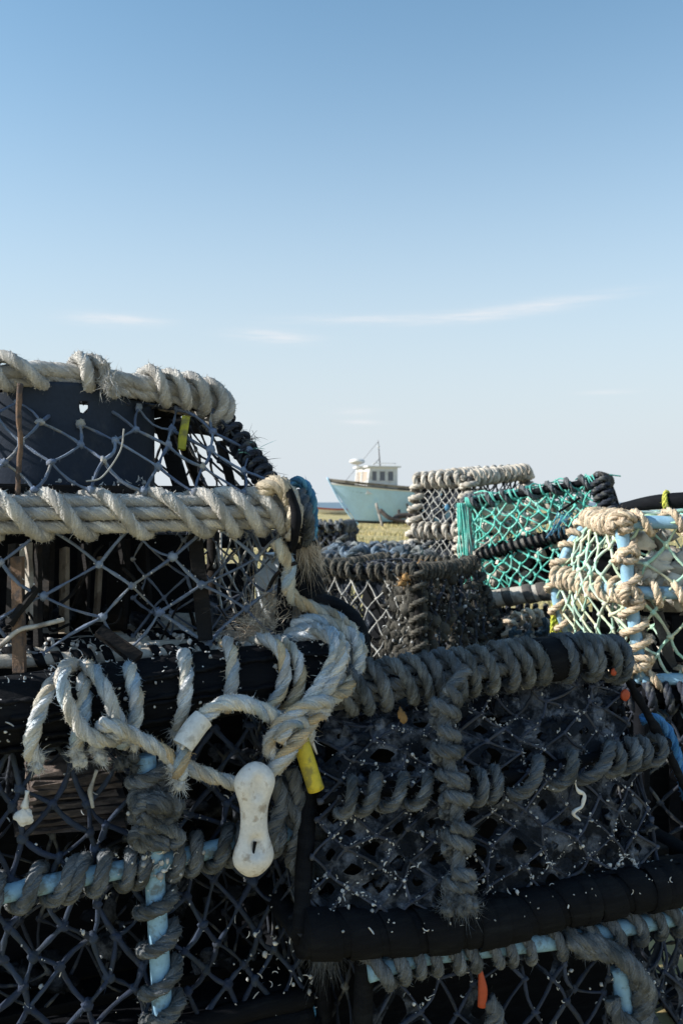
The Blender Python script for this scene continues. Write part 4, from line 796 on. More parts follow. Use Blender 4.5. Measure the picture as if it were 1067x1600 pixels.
# front faces above and below the mid rope, right end
fU = patch4(emid[0], emid[-2], etop[-1]+V(0, 0, -.01), etop[0]+V(0, 0, -.01), .02, .01); fL = patch4(ebase[0], ebase[-2], emid[-2], emid[0], .012, .01)
er0, er1 = ebase[-1], etop[-1]; ebk_b, ebk_t = er0+ES.w*.38, er1+ES.w*.12
fR = patch4(ebase[-2], ebk_b, ebk_t, etop[-1]+V(0, 0, -.01), .015, .008)
pE, cE = nets(E, [fU, fL], .056, .042, .0019, M['twine_mud'], tints=((1, 1.05, 1.2), (.8, .85, 1), (1.4, 1.4, 1.5)), jit=.17, knot=2.0, hair=6.)
pE2, cE2 = nets(E, [fR], .05, .09, .0024, M['twine_mud'], tints=((1, 1.05, 1.2), (.8, .85, 1.)), jit=.16)
bk_bl, bk_tl = ebase[0]+ES.w*.38, etop[0]+ES.w*.12
pE3, cE3 = nets(E, [patch4(etop[0], etop[-1], ebk_t, bk_tl, .0, .006)], .06, .06, .0022, M['twine_mud'], jit=.15)
nets(E, [patch4(ebk_b, bk_bl, bk_tl, ebk_t, 0, .006), patch4(bk_bl, ebase[0], etop[0], bk_tl, 0, .006)], .07, .08, .0022, M['twine_dark'], jit=.15)
mb = MB(); crust(mb, cE, .26, .10, .30, .85, .005); crust(mb, cE2, .1, .5, .4, .9); crust(mb, cE3, .3, .2, .3, .8); mb.build('silt', M['silt'], E, smooth=True, kind='stuff')
mb = MB()                                     # lumps of dried growth caught in the netting
for _ in range(190):
    u, v_ = random.random(), random.random(); f = fU if random.random() < .6 else fL; blob(mb, f(u, v_)+ES.w*.006, random.uniform(.004, .015), random.uniform(.003, .006), random.uniform(.003, .010), .55, 14, 9, random.uniform(.7, 1.6), rad(21))
mb.build('growth', M['silt'], E, kind='stuff')
rl = bar('base_rail', ebase, .027, M['rubber'], E, 18, .05, ds=.008); REB = Rail(ebase)
for a in (690, 745, 765, 905, 935, 1010, 1035): mb = MB(); band(mb, REB, REB.spx(a), REB.spx(a)+.012, 1.2, .0298, .022, -1.); mb.build('rubber_band', M['rubber'], rl)
mb = MB(); band(mb, REB, .01, REB.L-.01, REB.L/.052, .0278, .040); mb.build('rubber_wrap', M['rubber'], rl)
emr = bar('mid_rail', [p+ES.w*.012 for p in emid], .009, M['rubber'], E); REM = Rail(emid)
for a, b_ in ((522, 556), (556, 592), (598, 634), (640, 672), (738, 752), (752, 778), (800, 845), (858, 898), (902, 950), (950, 966), (966, 986), (986, 1006), (1010, 1032)):
    mb = MB(); rope(mb, REM.over(b_-2+random.uniform(-5, 5), a+2+random.uniform(-5, 5), .018, -60, 200), random.uniform(.0072, .009), W3, hair=2.2, hl=.006, pitch=7); mb.build('rope_wrap', M['rope_grey'], emr)
# upright knotted rope
ev = [EF(728, 1045, -.035), EF(700, 1085, -.05), EF(694, 1130, -.06), EF(697, 1170, -.066), EF(706, 1215, -.072), EF(712, 1262, -.078), EF(714, 1310, -.082), EF(716, 1360, -.088), EF(718, 1396, -.092)]
mb = MB(); rope(mb, ev, .0095, W3, hair=2.2); kr = mb.build('upright_rope', M['rope_grey'], E); REV = Rail(ev)
def hitch(a, b_, ph, R_=.0138, r_=.0082):
    mb = MB(); rope(mb, REV.ring(np.linspace(REV.spy(a), REV.spy(b_), 30), np.radians(np.linspace(20+ph*.4, 345+ph*.4, 30)), np.full(30, R_)), r_, W3, hair=2.4); mb.build('hitch', M['rope_grey'], kr)
for q in ((1112, 1085, 0), (1130, 1100, 150), (1180, 1138, 20), (1190, 1165, 170), (1252, 1215, 0), (1240, 1205, 150), (1272, 1240, 60), (1330, 1285, 10), (1345, 1300, 170), (1385, 1362, 20), (1398, 1375, 150)): hitch(*q)
mb = MB(); frayball(mb, EF(718, 1396, -.098), V(0, -.1, -1), .0135, 2600, .009); frayball(mb, EF(708, 1402, -.096), V(-.3, -.1, -1), .009, 1200, .008); frayball(mb, EF(730, 1404, -.096), V(.3, -.1, -1), .009, 1200, .008); mb.build('frayed_end', M['rope_grey'], E)
mb = MB(); flecks(mb, along_bars(pE, cE, 900), .0034, .4, .002); flecks(mb, along_bars(pE2, cE2, 200), .0032, .3, .002); flecks(mb, along_bars(pE, [c for c in cE if c[0][2] < .66], 500), .0042, .5, .002); flecks(mb, along_bars(pE, cE, 500), .0024, .2, .002)
flecks(mb, [REB.ring(np.array([random.uniform(.02, .95)*REB.L]), np.array([random.uniform(-.6, 1.3)]), .0312)[0] for _ in range(75)], .0042, .6, .0005); mb.build('worm_tubes', M['shell'], E, kind='stuff')
mb = MB(); tube(mb, [EF(897, 1205, -.062), EF(900, 1232, -.062), EF(912, 1242, -.064), EF(908, 1260, -.064), EF(894, 1270, -.063), EF(906, 1282, -.062)], [.0010, .0012, .003, .002, .0026, .0012], 6, lump=.4); mb.build('bleached_twig', M['shell'], E)
for p, q in ((ebk_b, bk_bl), (ebk_t, bk_tl), (ebase[-1], ebk_b), (ebase[0], bk_bl)): bar('rail', [p, q], .014, M['rubber'], E)
bar('corner_post', [etop[-1], lerp(etop[-1], ebase[-1], .45)+ES.r*.008, ebase[-1]], .006, M['rubber'], E, lump=.2); bar('corner_post', [etop[0], ebase[0]], .011, M['rubber'], E)
for k in range(5): plank('slat', M['tar'], E, lerp(ebase[0], bk_bl, .1+.2*k)+ES.r*.02, lerp(ebase[-1], ebk_b, .1+.2*k)-ES.r*.02, .05, .012)
plank('blocking_panel', M['tar'], E, ES.S(.0, .12, .63), ES.S(.42, .12, .63), .2, .006, (0, -1, 0))  # dark sheet added to shut off light seen between the stacks
for q, m_ in (((958, 1050, -.02), .0042), ((976, 1086, -.012), .0066)):
    mb = MB(); blob(mb, EF(*q), m_, m_*.5, m_*1.25, .08); mb.build('orange_bead', M['orange'], E)
mb = MB(); blob(mb, EF(625, 1112, -.012), .0042, .003, .006, .4); blob(mb, EF(632, 1122, -.014), .004, .003, .006, .4); mb.build('yellow_growth', M['lichen'], E)
mb = MB(); rope(mb, [EF(1000, 1126, .04), EF(1018, 1122, .03), EF(1038, 1135, .02), EF(1052, 1165, .01), EF(1062, 1205, .0), EF(1075, 1250, -.01)], .0085, ((.75, .9, 1.2), (1, 1, 1.2), (.6, .8, 1)), hair=.8); o = mb.build('blue_rope', M['rope_blue'], None); o['label'] = 'dark blue rope hanging at the right end of the silted pot'; o['category'] = 'rope'

# ---- pot below it
FP = thing('lobster_pot', 'dark pot under the silted pot, blue pipe rail and thick grey rope showing', 'lobster pot', ES.S(.25, .1, .2))
ff = patch4(EF(560, 1790, -.06), EF(1150, 1730, -.06), EF(1130, 1420, -.05), EF(570, 1480, -.05), .01, .01)
pF, cF = nets(FP, [ff], .055, .06, .0024, M['twine_mud'], tints=((.9, 1, 1.2), (.7, .8, 1)), jit=.2)
mb = MB(); crust(mb, cF, .05, .55, .5, .95); mb.build('silt', M['silt'], FP, kind='stuff')
fr_ = [EF(575, 1520, -.065), EF(660, 1494, -.066), EF(770, 1480, -.067), EF(880, 1468, -.066), EF(960, 1452, -.064), EF(1060, 1432, -.05)]
fo = bar('top_rail', fr_, .0115, M['pipe_blue'], FP, 14, 0); RF = Rail(fr_)
for a, b_ in ((580, 604), (606, 632), (634, 662), (660, 690), (690, 720), (718, 748), (746, 776), (774, 804), (806, 838), (850, 884), (872, 906), (905, 935), (940, 968), (975, 1004), (1010, 1036), (1040, 1060)): mb = MB(); rope(mb, RF.over(a+random.uniform(-7, 7), b_+random.uniform(-10, 10), .0195, -60, 200), random.uniform(.0068, .0092), W3, hair=2.); mb.build('rope_wrap', M['rope_grey'], fo)
mb = MB()
for k in range(3): rope(mb, [EF(880+14*k, 1470+6*k, -.08), EF(940+12*k, 1478+8*k, -.09-.005*k), EF(985+8*k, 1510+10*k, -.092-.006*k), EF(1000+6*k, 1560, -.09), EF(992, 1600+8*k, -.086), EF(968, 1640, -.08)], .0125, W3, hair=2.)
rope(mb, [EF(955, 1560, -.085), EF(965, 1590, -.09), EF(1000, 1602, -.09), EF(1020, 1590, -.085)], .0115, W3, hair=2.); mb.build('rope_bight', M['rope_grey'], FP)
bar('upright_pipe', [EF(966, 1512, -.072), EF(972, 1545, -.074), EF(976, 1640, -.07)], .0125, M['pipe_blue'], FP, 14, 0)
mb = MB(); tube(mb, [EF(750, 1512, -.078), EF(754, 1545, -.08), EF(752, 1572, -.078)], [.003, .0065, .0058], 10, lump=.2); mb.build('orange_tag', M['orange'], FP, label='orange plastic tag')
mb = MB(); rope(mb, [EF(760, 1560, -.075), EF(775, 1585, -.08), EF(760, 1620, -.08)], .011, W3, hair=2.); mb.build('rope_end', M['rope_grey'], FP)
mb = MB(); flecks(mb, along_bars(pF, cF, 420), .005, .6, .003); mb.build('worm_tubes', M['shell'], FP, kind='stuff')
cb = [EF(560, 1790, -.06), EF(1150, 1730, -.06)]; cb += [cb[1]+ES.w*.36, cb[0]+ES.w*.36]; ct = [EF(570, 1480, -.05), EF(1130, 1425, -.05)]; ct += [ct[1]+ES.w*.34, ct[0]+ES.w*.34]
nets(FP, faces_of(cb, ct, 0, .006, 'right back left'), .07, .08, .0024, M['twine_dark'])
for i in range(4): bar('rail', [cb[i], cb[(i+1) % 4]], .013, M['rubber'], FP); bar('corner_post', [cb[i], ct[i]], .012, M['rubber'], FP)
for i in (1, 2, 3): bar('rail', [ct[i], ct[(i+1) % 4]], .011, M['rubber'], FP)
plank('blocking_panel', M['rubber'], FP, lerp(cb[0], ct[3], .5)+ES.w*.0+ES.r*.03, lerp(cb[1], ct[2], .5)-ES.r*.03, .2, .006, (0, -1, 0))
for k in range(5): plank('slat', M['tar'], FP, lerp(cb[0], cb[3], .1+.2*k), lerp(cb[1], cb[2], .1+.2*k), .05, .012)

# ================================================================ pots further back
def pot(label, base, top, netf, rails, group=None, name='lobster_pot', slats=5, slat_m='tar'):
    """a box pot: base and top corner lists FL FR BR BL; netf: dict face -> (cw, ch, r, material, extra); rails: list of dicts"""
    o = thing(name, label, 'lobster pot', np.mean(base, 0), group); res = {}
    for f, (cw, ch, r, m_, ex) in netf.items(): res[f] = nets(o, faces_of(base, top, ex.pop('bulge', 0.), ex.pop('wave', .006), f), cw, ch, r, m_, **ex)
    for q in rails: wrapped(o, **q) if 'mw' in q and not q.pop('plain', 0) else None
    for k in range(slats): plank('slat', M[slat_m], o, lerp(base[0], base[3], (k+.5)/slats)+V(0, 0, .008), lerp(base[1], base[2], (k+.5)/slats)+V(0, 0, .008), np.linalg.norm(base[3]-base[0])/slats*.6, .012)
    return o, res
def offs(p, dx, dy, dz=0.): return np.asarray(p)+V(dx, dy, dz)
# ---- weed-covered pot in the middle
g0, g1, g2 = P(505, 1035, 2.22), P(655, 1050, 2.06), P(785, 1015, 2.40); gz = .665
G_b = [V(g0[0], g0[1], gz), V(g1[0], g1[1], gz), V(g2[0], g2[1], gz)]; G_b.append(G_b[0]+G_b[2]-G_b[1])
h0, h1, h2 = P(502, 897, 2.26), P(652, 897, 2.10), P(738, 893, 2.40); gt = .887
G_t = [V(h0[0], h0[1], gt), V(h1[0], h1[1], gt), V(h2[0], h2[1], gt)]; G_t.append(G_t[0]+G_t[2]-G_t[1])
G, rg = pot('weed-covered dark pot with fine diamond mesh in the middle of the pile', G_b, G_t, {'front': (.049, .069, .0021, M['twine_pale'], dict(jit=.1, bulge=.01)), 'right': (.06, .075, .0035, M['twine_dark'], dict(jit=.16)), 'back left top': (.07, .08, .003, M['twine_dark'], {})}, [])
for a, b_, n_ in ((G_t[0], G_t[1], 14), (G_t[1], G_t[2], 12), (G_t[0], G_t[3], 8), (G_t[3], G_t[2], 8)): wrapped(G, [a, lerp(a, b_, .5)+V(0, 0, -.006), b_], .009, M['tar'], .007, M['weed'], .024, hair=3., hl=.008, jit=.4, ds=.006)
for a, b_ in ((G_b[0], G_b[1]), (G_b[1], G_b[2]), (G_b[1], G_t[1]), (G_b[0], G_t[0]), (G_b[2], G_t[2])): wrapped(G, [a, b_], .009, M['tar'], .007, M['weed'], .034, hair=3., hl=.012, ds=.006)
fG, fGr = faces_of(G_b, G_t, .0, .0, 'front right')
mb = MB()
for _ in range(150):
    u, v_ = random.random(), random.random(); k = random.random()
    if k < .40: c_ = fGr(u, v_)
    elif k < .6: c_ = fG(random.uniform(.72, 1.02), v_)
    elif k < .8: c_ = fG(u, random.uniform(-.02, .22))
    else: c_ = fG(random.uniform(-.02, .25), v_)
    tuft(mb, c_, V(.1, -.3, -1), 22, .014, .7, .0006, random.uniform(.4, 1.2), .012)
for _ in range(230):
    c_ = fGr(random.random(), random.random()) if random.random() < .55 else fG(random.uniform(.65, 1), random.random()); blob(mb, c_, random.uniform(.005, .015), random.uniform(.004, .009), random.uniform(.005, .016), .5, 10, 7, random.uniform(.25, 1.0))
mb.build('weed', M['weed'], G, kind='stuff')
plank('blocking_panel', M['rubber'], G, lerp(G_b[0], G_t[3], .5)+V(.02, 0, 0), lerp(G_b[1], G_t[2], .5)-V(.02, 0, 0), .19, .008, (-.5, -.85, 0))  # added dark sheet, hides the lit grass behind the mesh
crs = MB(); crust(crs, [c+V(.004, .012, 0) for c in rg['front'][1]], .5, .25, .1, .5, .004); crs.build('silt', M['silt'], G, kind='stuff')  # silt added behind the mesh so less bright ground shows through
mb = MB(); flecks(mb, [fGr(random.random(), random.random())+V(.006, -.006, 0) for _ in range(160)]+[fG(random.uniform(.6, 1), random.random())-V(0, .01, 0) for _ in range(50)], .006, .4, .004); mb.build('worm_tubes', M['shell'], G, kind='stuff')
for px, py, d in ((655, 883, 2.22), (668, 886, 2.2), (681, 884, 2.25), (633, 903, 2.08), (628, 912, 2.08), (700, 985, 2.2)): mb = MB(); blob(mb, P(px, py, d), .010, .008, .007, .3, 10, 7); tuft(mb, P(px, py, d), V(0, 0, 1), 40, .014, .9, .0006); mb.build('orange_growth', M['lichen'], G)
# ---- low pot behind it with pale coils on top
m_b = [P(500, 1000, 2.75), P(640, 1000, 2.65), P(690, 990, 3.2), P(520, 990, 3.3)]; Mb = [V(p[0], p[1], .62) for p in m_b]; Mt = [V(p[0], p[1], .862) for p in m_b]
Mo, _r = pot('low pot behind the weed-covered pot, pale frayed rope heaped on its top', Mb, Mt, {'front right back left top': (.07, .08, .003, M['twine_dark'], {})}, [dict(path=[Mt[i], Mt[(i+1) % 4]], rc=.012, mc=M['tar'], wr=.011, mw=M['rope_grey'], pitch=.03, ds=.006) for i in range(4)])
for i in range(4): bar('corner_post', [Mb[i], Mt[i]], .014, M['tar'], Mo)
mb = MB()
for k in range(46):
    c_ = lerp(lerp(Mt[0], Mt[1], random.random()), lerp(Mt[3], Mt[2], random.random()), random.random())+V(0, 0, random.uniform(.01, .045)); a = random.uniform(0, 6.3); e = random.uniform(.03, .06)
    rope(mb, [c_+V(e*cos(a+t), .7*e*sin(a+t), .012*sin(3*t+k)) for t in np.linspace(0, random.uniform(2.5, 5), 9)], random.uniform(.008, .0125), (random.choice(((1, 1, 1), (.9, 1.1, 1.3), (1.7, 1.65, 1.5), (.6, .6, .62))),)*3, hair=.8, ds=.006)  # brighter and bluer tints put lit highlights into the rope colour
mb.build('heaped_rope', M['rope_grey'], Mo)
mb = MB(); tube(mb, [P(492, 884, 2.7), P(530, 869, 2.85), P(572, 857, 3.0)], .0055, 8); mb.build('cane', M['twine_pale'], Mo)
# ---- far small heap at the left
n_b = [P(430, 870, 5.7), P(540, 870, 5.6), P(560, 866, 6.1), P(440, 866, 6.2)]; Nb = [V(p[0], p[1], .60) for p in n_b]; Nt = [lerp(V(p[0], p[1], .895), V(n_b[0][0]+.2, 5.9, .895), .12) for p in n_b]
No, _r = pot('small dark pot far behind, between the left stack and the boat', Nb, Nt, {'front right back left top': (.06, .07, .007, M['twine_dark'], dict(sides=4, seg=2))}, [dict(path=[Nt[i], Nt[(i+1) % 4]], rc=.016, mc=M['tar'], wr=.014, mw=M['rope_grey'], pitch=.075, hair=.3, ds=.012) for i in range(4)]+[dict(path=[Nb[i], Nt[i]], rc=.016, mc=M['tar'], wr=.014, mw=M['rope_grey'], pitch=.09, hair=.3, ds=.012) for i in (0, 1, 2)])
plank('blocking_panel', M['rubber'], No, lerp(Nb[0], Nt[3], .5), lerp(Nb[1], Nt[2], .5), .22, .01, (0, -1, 0))
# ---- white rope pot
hb = .80
def at(px, d, z): p = P(px, 800, d); return V(p[0], p[1], z)
def Z(py, d): return EYE-(py-HOR)*d/FPX
H_t = [at(654, 3.05, Z(751, 3.05)), at(733, 2.90, Z(748, 2.90)), at(822, 3.20, Z(737, 3.2))]; H_t.append(H_t[0]+H_t[2]-H_t[1])
H_b = [at(640, 3.05, hb), at(715, 2.88, hb), at(812, 3.22, hb)]; H_b.append(H_b[0]+H_b[2]-H_b[1])
hw = lambda a, b_, pt=.036, **k: dict(path=[a, lerp(a, b_, .5), b_], rc=.009, mc=M['rubber_grey'], wr=.0105, mw=M['rope_white'], pitch=pt, hair=.25, ds=.006, jit=.3, **k)
Hm = [lerp(H_b[i], H_t[i], .48) for i in range(4)]
Ho, _r = pot('pot bound all round with thick white rope, right of the boat', H_b, H_t, {'front': (.030, .034, .0018, M['twine_pale'], dict(jit=.12, wave=.004)), 'right': (.05, .06, .0028, M['twine_mud'], dict(jit=.1)), 'back left top': (.06, .07, .0028, M['twine_mud'], {})},
 [hw(H_t[0], H_t[1]), hw(H_t[1], H_t[2]), hw(H_t[0], H_t[3]), hw(H_t[3], H_t[2]), hw(H_b[0], H_t[0]), hw(H_b[1], H_t[1], .032), hw(H_b[2], H_t[2]), hw(Hm[0], Hm[1]), hw(Hm[1], Hm[2]), hw(H_b[0], H_b[1])])
mb = MB(); crust(mb, [c+V(.006, .010, 0) for c in _r['front'][1]], .55, .12, .1, .5, .003); mb.build('mesh_lining', M['silt'], Ho, kind='stuff')
plank('blocking_panel', M['rod'], Ho, lerp(Hm[0], Hm[3], .5)+V(.04, 0, -.06), lerp(Hm[1], Hm[2], .5)+V(-.04, 0, -.06), .16, .008, (0, -1, 0))
mb = MB(); blob(mb, P(698, 793, 2.93), .009, .005, .011, .15); mb.build('blue_tag', M['rope_blue'], Ho)
# ---- green net pot
J_t = [at(728, 2.60, Z(786, 2.60)), at(934, 2.42, Z(750, 2.42))]; J_b = [at(742, 2.54, Z(938, 2.54)), at(985, 2.36, Z(902, 2.36))]
bk = V(.11, .27, 0); J_t += [J_t[1]+bk*.8, J_t[0]+bk*.8]; J_b += [J_b[1]+bk, J_b[0]+bk]
gj = dict(tints=((1, 1, 1), (1.2, 1.15, 1.15), (.8, .95, .9)))
Jo, rj = pot('pot with bright sea-green netting, tilted, beside the white rope pot', J_b, J_t, {'front': (.040, .040, .0027, M['twine_green'], dict(jit=.16, bulge=.012, **gj)), 'left': (.05, .06, .0023, M['twine_green'], dict(jit=.16, **gj)), 'right': (.035, .04, .0028, M['twine_dark'], {}), 'back top': (.05, .055, .0023, M['twine_green'], dict(jit=.2, **gj))}, [])
def rb(a, b_, rc=.010, wr=.007, pt=.03, m_='rubber_grey', **k): return wrapped(Jo, [a, lerp(a, b_, .5)+V(0, 0, random.uniform(-.006, .002)), b_], rc, M['rubber'], wr, M[m_], pt, hair=.5, ds=.006, **k)
rb(J_t[0], J_t[1], .009, .0075, .055, 'rope_grey', hl=.012, jit=.4); rb(J_t[1], J_t[2]); rb(J_t[3], J_t[2]); rb(J_t[0], J_t[3], .011, .009, .04, 'rope_grey'); rb(J_b[1], J_t[1], .013, .008, .02, 'twine_dark')
jm0, jm1 = lerp(J_b[0], J_t[0], .5), lerp(J_b[1], J_t[1], .52); wrapped(Jo, [jm0+V(.02, -.012, -.012), lerp(jm0, jm1, .5)+V(0, -.02, 0), jm1+V(0, -.012, 0)], .0135, M['rubber_grey'], .004, M['rubber'], .018, 'mid_rail', hair=0, ds=.004)
jb = bar('base_rail', [J_b[0]+V(.02, -.012, 0), J_b[1]+V(0, -.012, 0)], .024, M['rod'], Jo, 14, .08); RJ = Rail([J_b[0]+V(.02, -.012, 0), J_b[1]+V(0, -.012, 0)])
for px in (768, 795, 828, 850, 880): mb = MB(); band(mb, RJ, RJ.spx(px)-.012, RJ.spx(px)+.02, 1.2, .0255, .026, -1.2); mb.build('rubber_band', M['rubber_grey'], jb)
bar('corner_post', [J_b[0], J_t[0]], .011, M['rod'], Jo); bar('corner_post', [J_b[2], J_t[2]], .012, M['rubber'], Jo); bar('corner_post', [J_b[3], J_t[3]], .012, M['rubber'], Jo)
mb = MB()
for k in range(18): o_ = V(random.uniform(-.028, .012), random.uniform(-.012, .006), 0); tube(mb, [lerp(J_t[0], J_b[0], t)+o_+V(random.gauss(0, .004), random.gauss(0, .003), 0) for t in (0, .25, .5, .75, .96)], .0020, 5, random.uniform(.8, 1.2), ds=.01)
RJT = Rail([J_t[0], J_t[1]])
for k in range(26): s0 = random.uniform(.02, .98)*RJT.L; tube(mb, RJT.turn(s0-.012, s0+random.uniform(.0, .03), .0165, -110, 190, 12), .0021, 5, random.uniform(.7, 1.2), ds=.006, smoothpath=False)
for k in range(22): a = lerp(J_t[0], J_t[1], random.random())+V(0, 0, .012); b_ = a+bk*random.uniform(.3, .9)+V(random.gauss(0, .05), 0, random.uniform(-.01, .012)); tube(mb, [a, lerp(a, b_, .5)+V(0, 0, .008), b_], .0021, 5, random.uniform(.7, 1.2), ds=.008)
mb.build('bundled_net', M['twine_green'], Jo)
mb = MB(); rope(mb, [lerp(jm0, J_b[0], t)+V(.008+.004*sin(t*9), -.022, 0) for t in (0, .3, .6, 1)], .006, W3, ds=.005); rope(mb, [jm0+V(.01, -.022, 0), jm0+V(.05, -.03, .03), jm0+V(.085, -.02, .05)], .003, W3, ds=.004, hair=0); mb.build('tie', M['rope_white'], Jo)
mb = MB(); fj = faces_of(J_b, J_t, 0, 0, 'front')[0]
for _ in range(60):
    c_ = fj(random.uniform(.05, .95), random.uniform(.08, .92))+bk*random.uniform(.1, .7); blob(mb, c_, random.uniform(.01, .03), random.uniform(.01, .03), random.uniform(.01, .025), .3, 10, 7, random.uniform(.4, 2.2))
mb.build('debris', M['rod'], Jo, kind='stuff')
mb = MB()
for _ in range(30):
    c_ = fj(random.uniform(.5, .95), random.uniform(.5, .95))+bk*random.uniform(.05, .4); tube(mb, [c_+RNG.normal(0, .016, 3) for _ in range(4)], .0022, 5, random.uniform(.7, 1.3), ds=.006)
mb.build('crumpled_net', M['twine_green'], Jo, kind='stuff')
mb = MB()
for k in range(8): a = P(872+k*3.2, 800+random.uniform(-3, 5), 2.43); tube(mb, [a, P(868+k*2.2+random.uniform(-3, 3), 812, 2.41), P(862+k*2.4+random.uniform(-3, 3), 824, 2.41), P(852+k*3.6+random.uniform(-4, 4), 836+random.uniform(-4, 6), 2.41)], .0013, 5, random.uniform(.7, 1.5), ds=.006)
o = mb.build('blue_strands', M['rope_blue'], Jo, label='bright blue twine strands')
mb = MB(); tube(mb, [P(872, 800, 2.42), P(888, 790, 2.42), P(905, 778, 2.44)], .0035, 6, ds=.006); mb.build('cord', M['rubber'], Jo)
mb = MB(); blob(mb, P(903, 783, 2.55), .028, .02, .024, .2); blob(mb, P(889, 789, 2.56), .018, .014, .02, .2); mb.build('pale_float', M['pale_bag'], Jo)
plank('blocking_panel', M['rubber'], Jo, lerp(J_b[0], J_t[0], .3)+bk*.75+V(.05, 0, 0), lerp(J_b[1], J_t[1], .3)+bk*.75, .16, .008, (0, -1, 0))  # dark sheet added partway, shuts out grass seen through the green net
# ---- dark pot under the green one, with a rope-bound entrance ring
K_t = [p+V(0, 0, -.035) for p in (J_b[0]+V(-.05, .03, 0), J_b[1], J_b[2], J_b[3])]; kz = min(p[2] for p in K_t)-.03; K_t = [V(p[0], p[1], kz) for p in K_t]; K_b = [V(p[0], p[1], kz-.33) for p in K_t]
Ko, _r = pot('dark pot under the green one, a tan rope ring on its front', K_b, K_t, {'front right back left top': (.07, .08, .0035, M['twine_dark'], {})}, [dict(path=[K_t[i], K_t[(i+1) % 4]], rc=.014, mc=M['rubber'], wr=.009, mw=M['twine_dark'], pitch=.03, hair=.4, ds=.006) for i in range(4)])
for i in range(4): bar('corner_post', [K_b[i], K_t[i]], .014, M['rubber'], Ko)
rc_ = P(826, 982, 2.36); t = np.linspace(0, 2*pi, 25); ringp = [rc_+V(.060*cos(x), .02*cos(x), .034*sin(x)) for x in t]
wrapped(Ko, ringp, .006, M['rod'], .0075, M['rope_tan'], .028, 'entrance_ring', hair=.5, ds=.005, cover=(.1, .98))
mb = MB()
for k in range(7): a = ringp[k*3+1]; tube(mb, [a, lerp(a, rc_, .55)+V(.01, .02, 0), lerp(a, rc_, .8)+V(random.gauss(0, .012), .04, random.gauss(0, .008))], .0035, 6, ds=.006)
mb.build('entrance_net', M['rope_tan'], Ko)
mb = MB()
for _ in range(30): c_ = P(random.uniform(800, 900), random.uniform(985, 1025), 2.3+random.uniform(-.05, .1)); rope(mb, [c_, c_+RNG.normal(0, .025, 3), c_+RNG.normal(0, .03, 3)], .007, (random.choice(((1, 1, 1), (.5, .7, .8))),)*3, ds=.006, hair=.8)
mb.build('heaped_rope', M['rope_grey'], Ko)
plank('blocking_panel', M['rubber'], Ko, lerp(K_b[0], K_t[3], .5), lerp(K_b[1], K_t[2], .5), .25, .01, (0, -1, 0))
# ---- blue pipe pot at the right
i0, i1 = at(884, 1.95, 0), at(985, 1.60, 0); dI = V(.52, -.07, 0); i2 = i1+dI; i3 = i0+dI
IZ1, IZ0 = 1.014, .735
I_t = [offs(p, dx, 0, IZ1) for p, dx in ((i0, .052), (i1, -.018), (i2, 0), (i3, 0))]; I_b = [offs(p, dx, 0, IZ0) for p, dx in ((i0, .024), (i1, .02), (i2, 0), (i3, 0))]; IBOW = V(-.058, 0, 0)
ti = dict(tints=((1, 1, 1), (1.15, 1.05, .9), (.85, 1, .95)))
Io, ri = pot('pot of pale blue pipe wound with tan rope, mint netting, at right edge', I_b, I_t, {'right': (.060, .076, .0030, M['twine_mint'], dict(jit=.12, bulge=.014, **ti)), 'back left': (.08, .08, .0024, M['twine_mint'], dict(jit=.14)), 'top': (.07, .07, .0024, M['twine_mint'], dict(jit=.2, **ti))}, [])
ri['front'] = nets(Io, [patch4(I_b[0], I_b[1], I_t[1], I_t[0], .012, .006, IBOW)], .060, .052, .0029, M['twine_mint'], jit=.14, **ti); nets(Io, [patch4(I_b[0]+V(.05, 0, 0), I_b[1]+V(.06, .04, 0), I_t[1]+V(.07, .04, 0), I_t[0]+V(.05, 0, 0), 0, .02, IBOW*.6)], .06, .055, .0024, M['twine_mint'], jit=.3, **ti)
def ip(a, b_, pt=.042, bow=(0, 0, 0), **k): return wrapped(Io, [a, lerp(a, b_, .25)+np.asarray(bow)*.72, lerp(a, b_, .5)+V(0, 0, -.004)+np.asarray(bow), lerp(a, b_, .75)+np.asarray(bow)*.72, b_], .0115, M['pipe_blue'], .0072, M['rope_tan'], pt*.85, 'pipe', hair=1., ds=.0045, jit=.34, tints=((1, .98, .92), (1.05, 1, .95), (.92, .85, .75)), **k)
I_m = [lerp(I_b[i], I_t[i], .55) for i in range(4)]; I_m[0] = I_m[0]+IBOW
ip(I_t[0], I_t[1], .045); ip(I_t[1], I_t[2], .045); ip(I_b[0], I_t[0], .044, IBOW); ip(I_b[1], I_t[1], .05); ip(I_m[0], I_m[1], .05); ip(I_m[1], I_m[2], .055); ip(I_b[0], I_b[1], .05); ip(I_b[1], I_b[2], .07); ip(I_t[3], I_t[2], .06); ip(I_t[0], I_t[3], .06); ip(I_b[2], I_t[2], .06)
mb = MB()
for a, n_ in ((I_m[1], 3), (I_t[1], 2), (lerp(I_b[1], I_t[1], .8), 2), (lerp(I_b[1], I_t[1], .12), 2)):
    for k in range(n_): ph = random.uniform(0, 6); e = random.uniform(.014, .022); rope(mb, [a+V(e*cos(ph+t), -.016-.006*sin(2*t), e*.7*sin(ph+t)-.004*k) for t in np.linspace(0, 3.6, 10)], .0068, ((1, .98, .92), (1.05, 1, .95), (.92, .85, .75)), hair=1., ds=.0045)
mb.build('knot', M['rope_tan'], Io)
mb = MB()
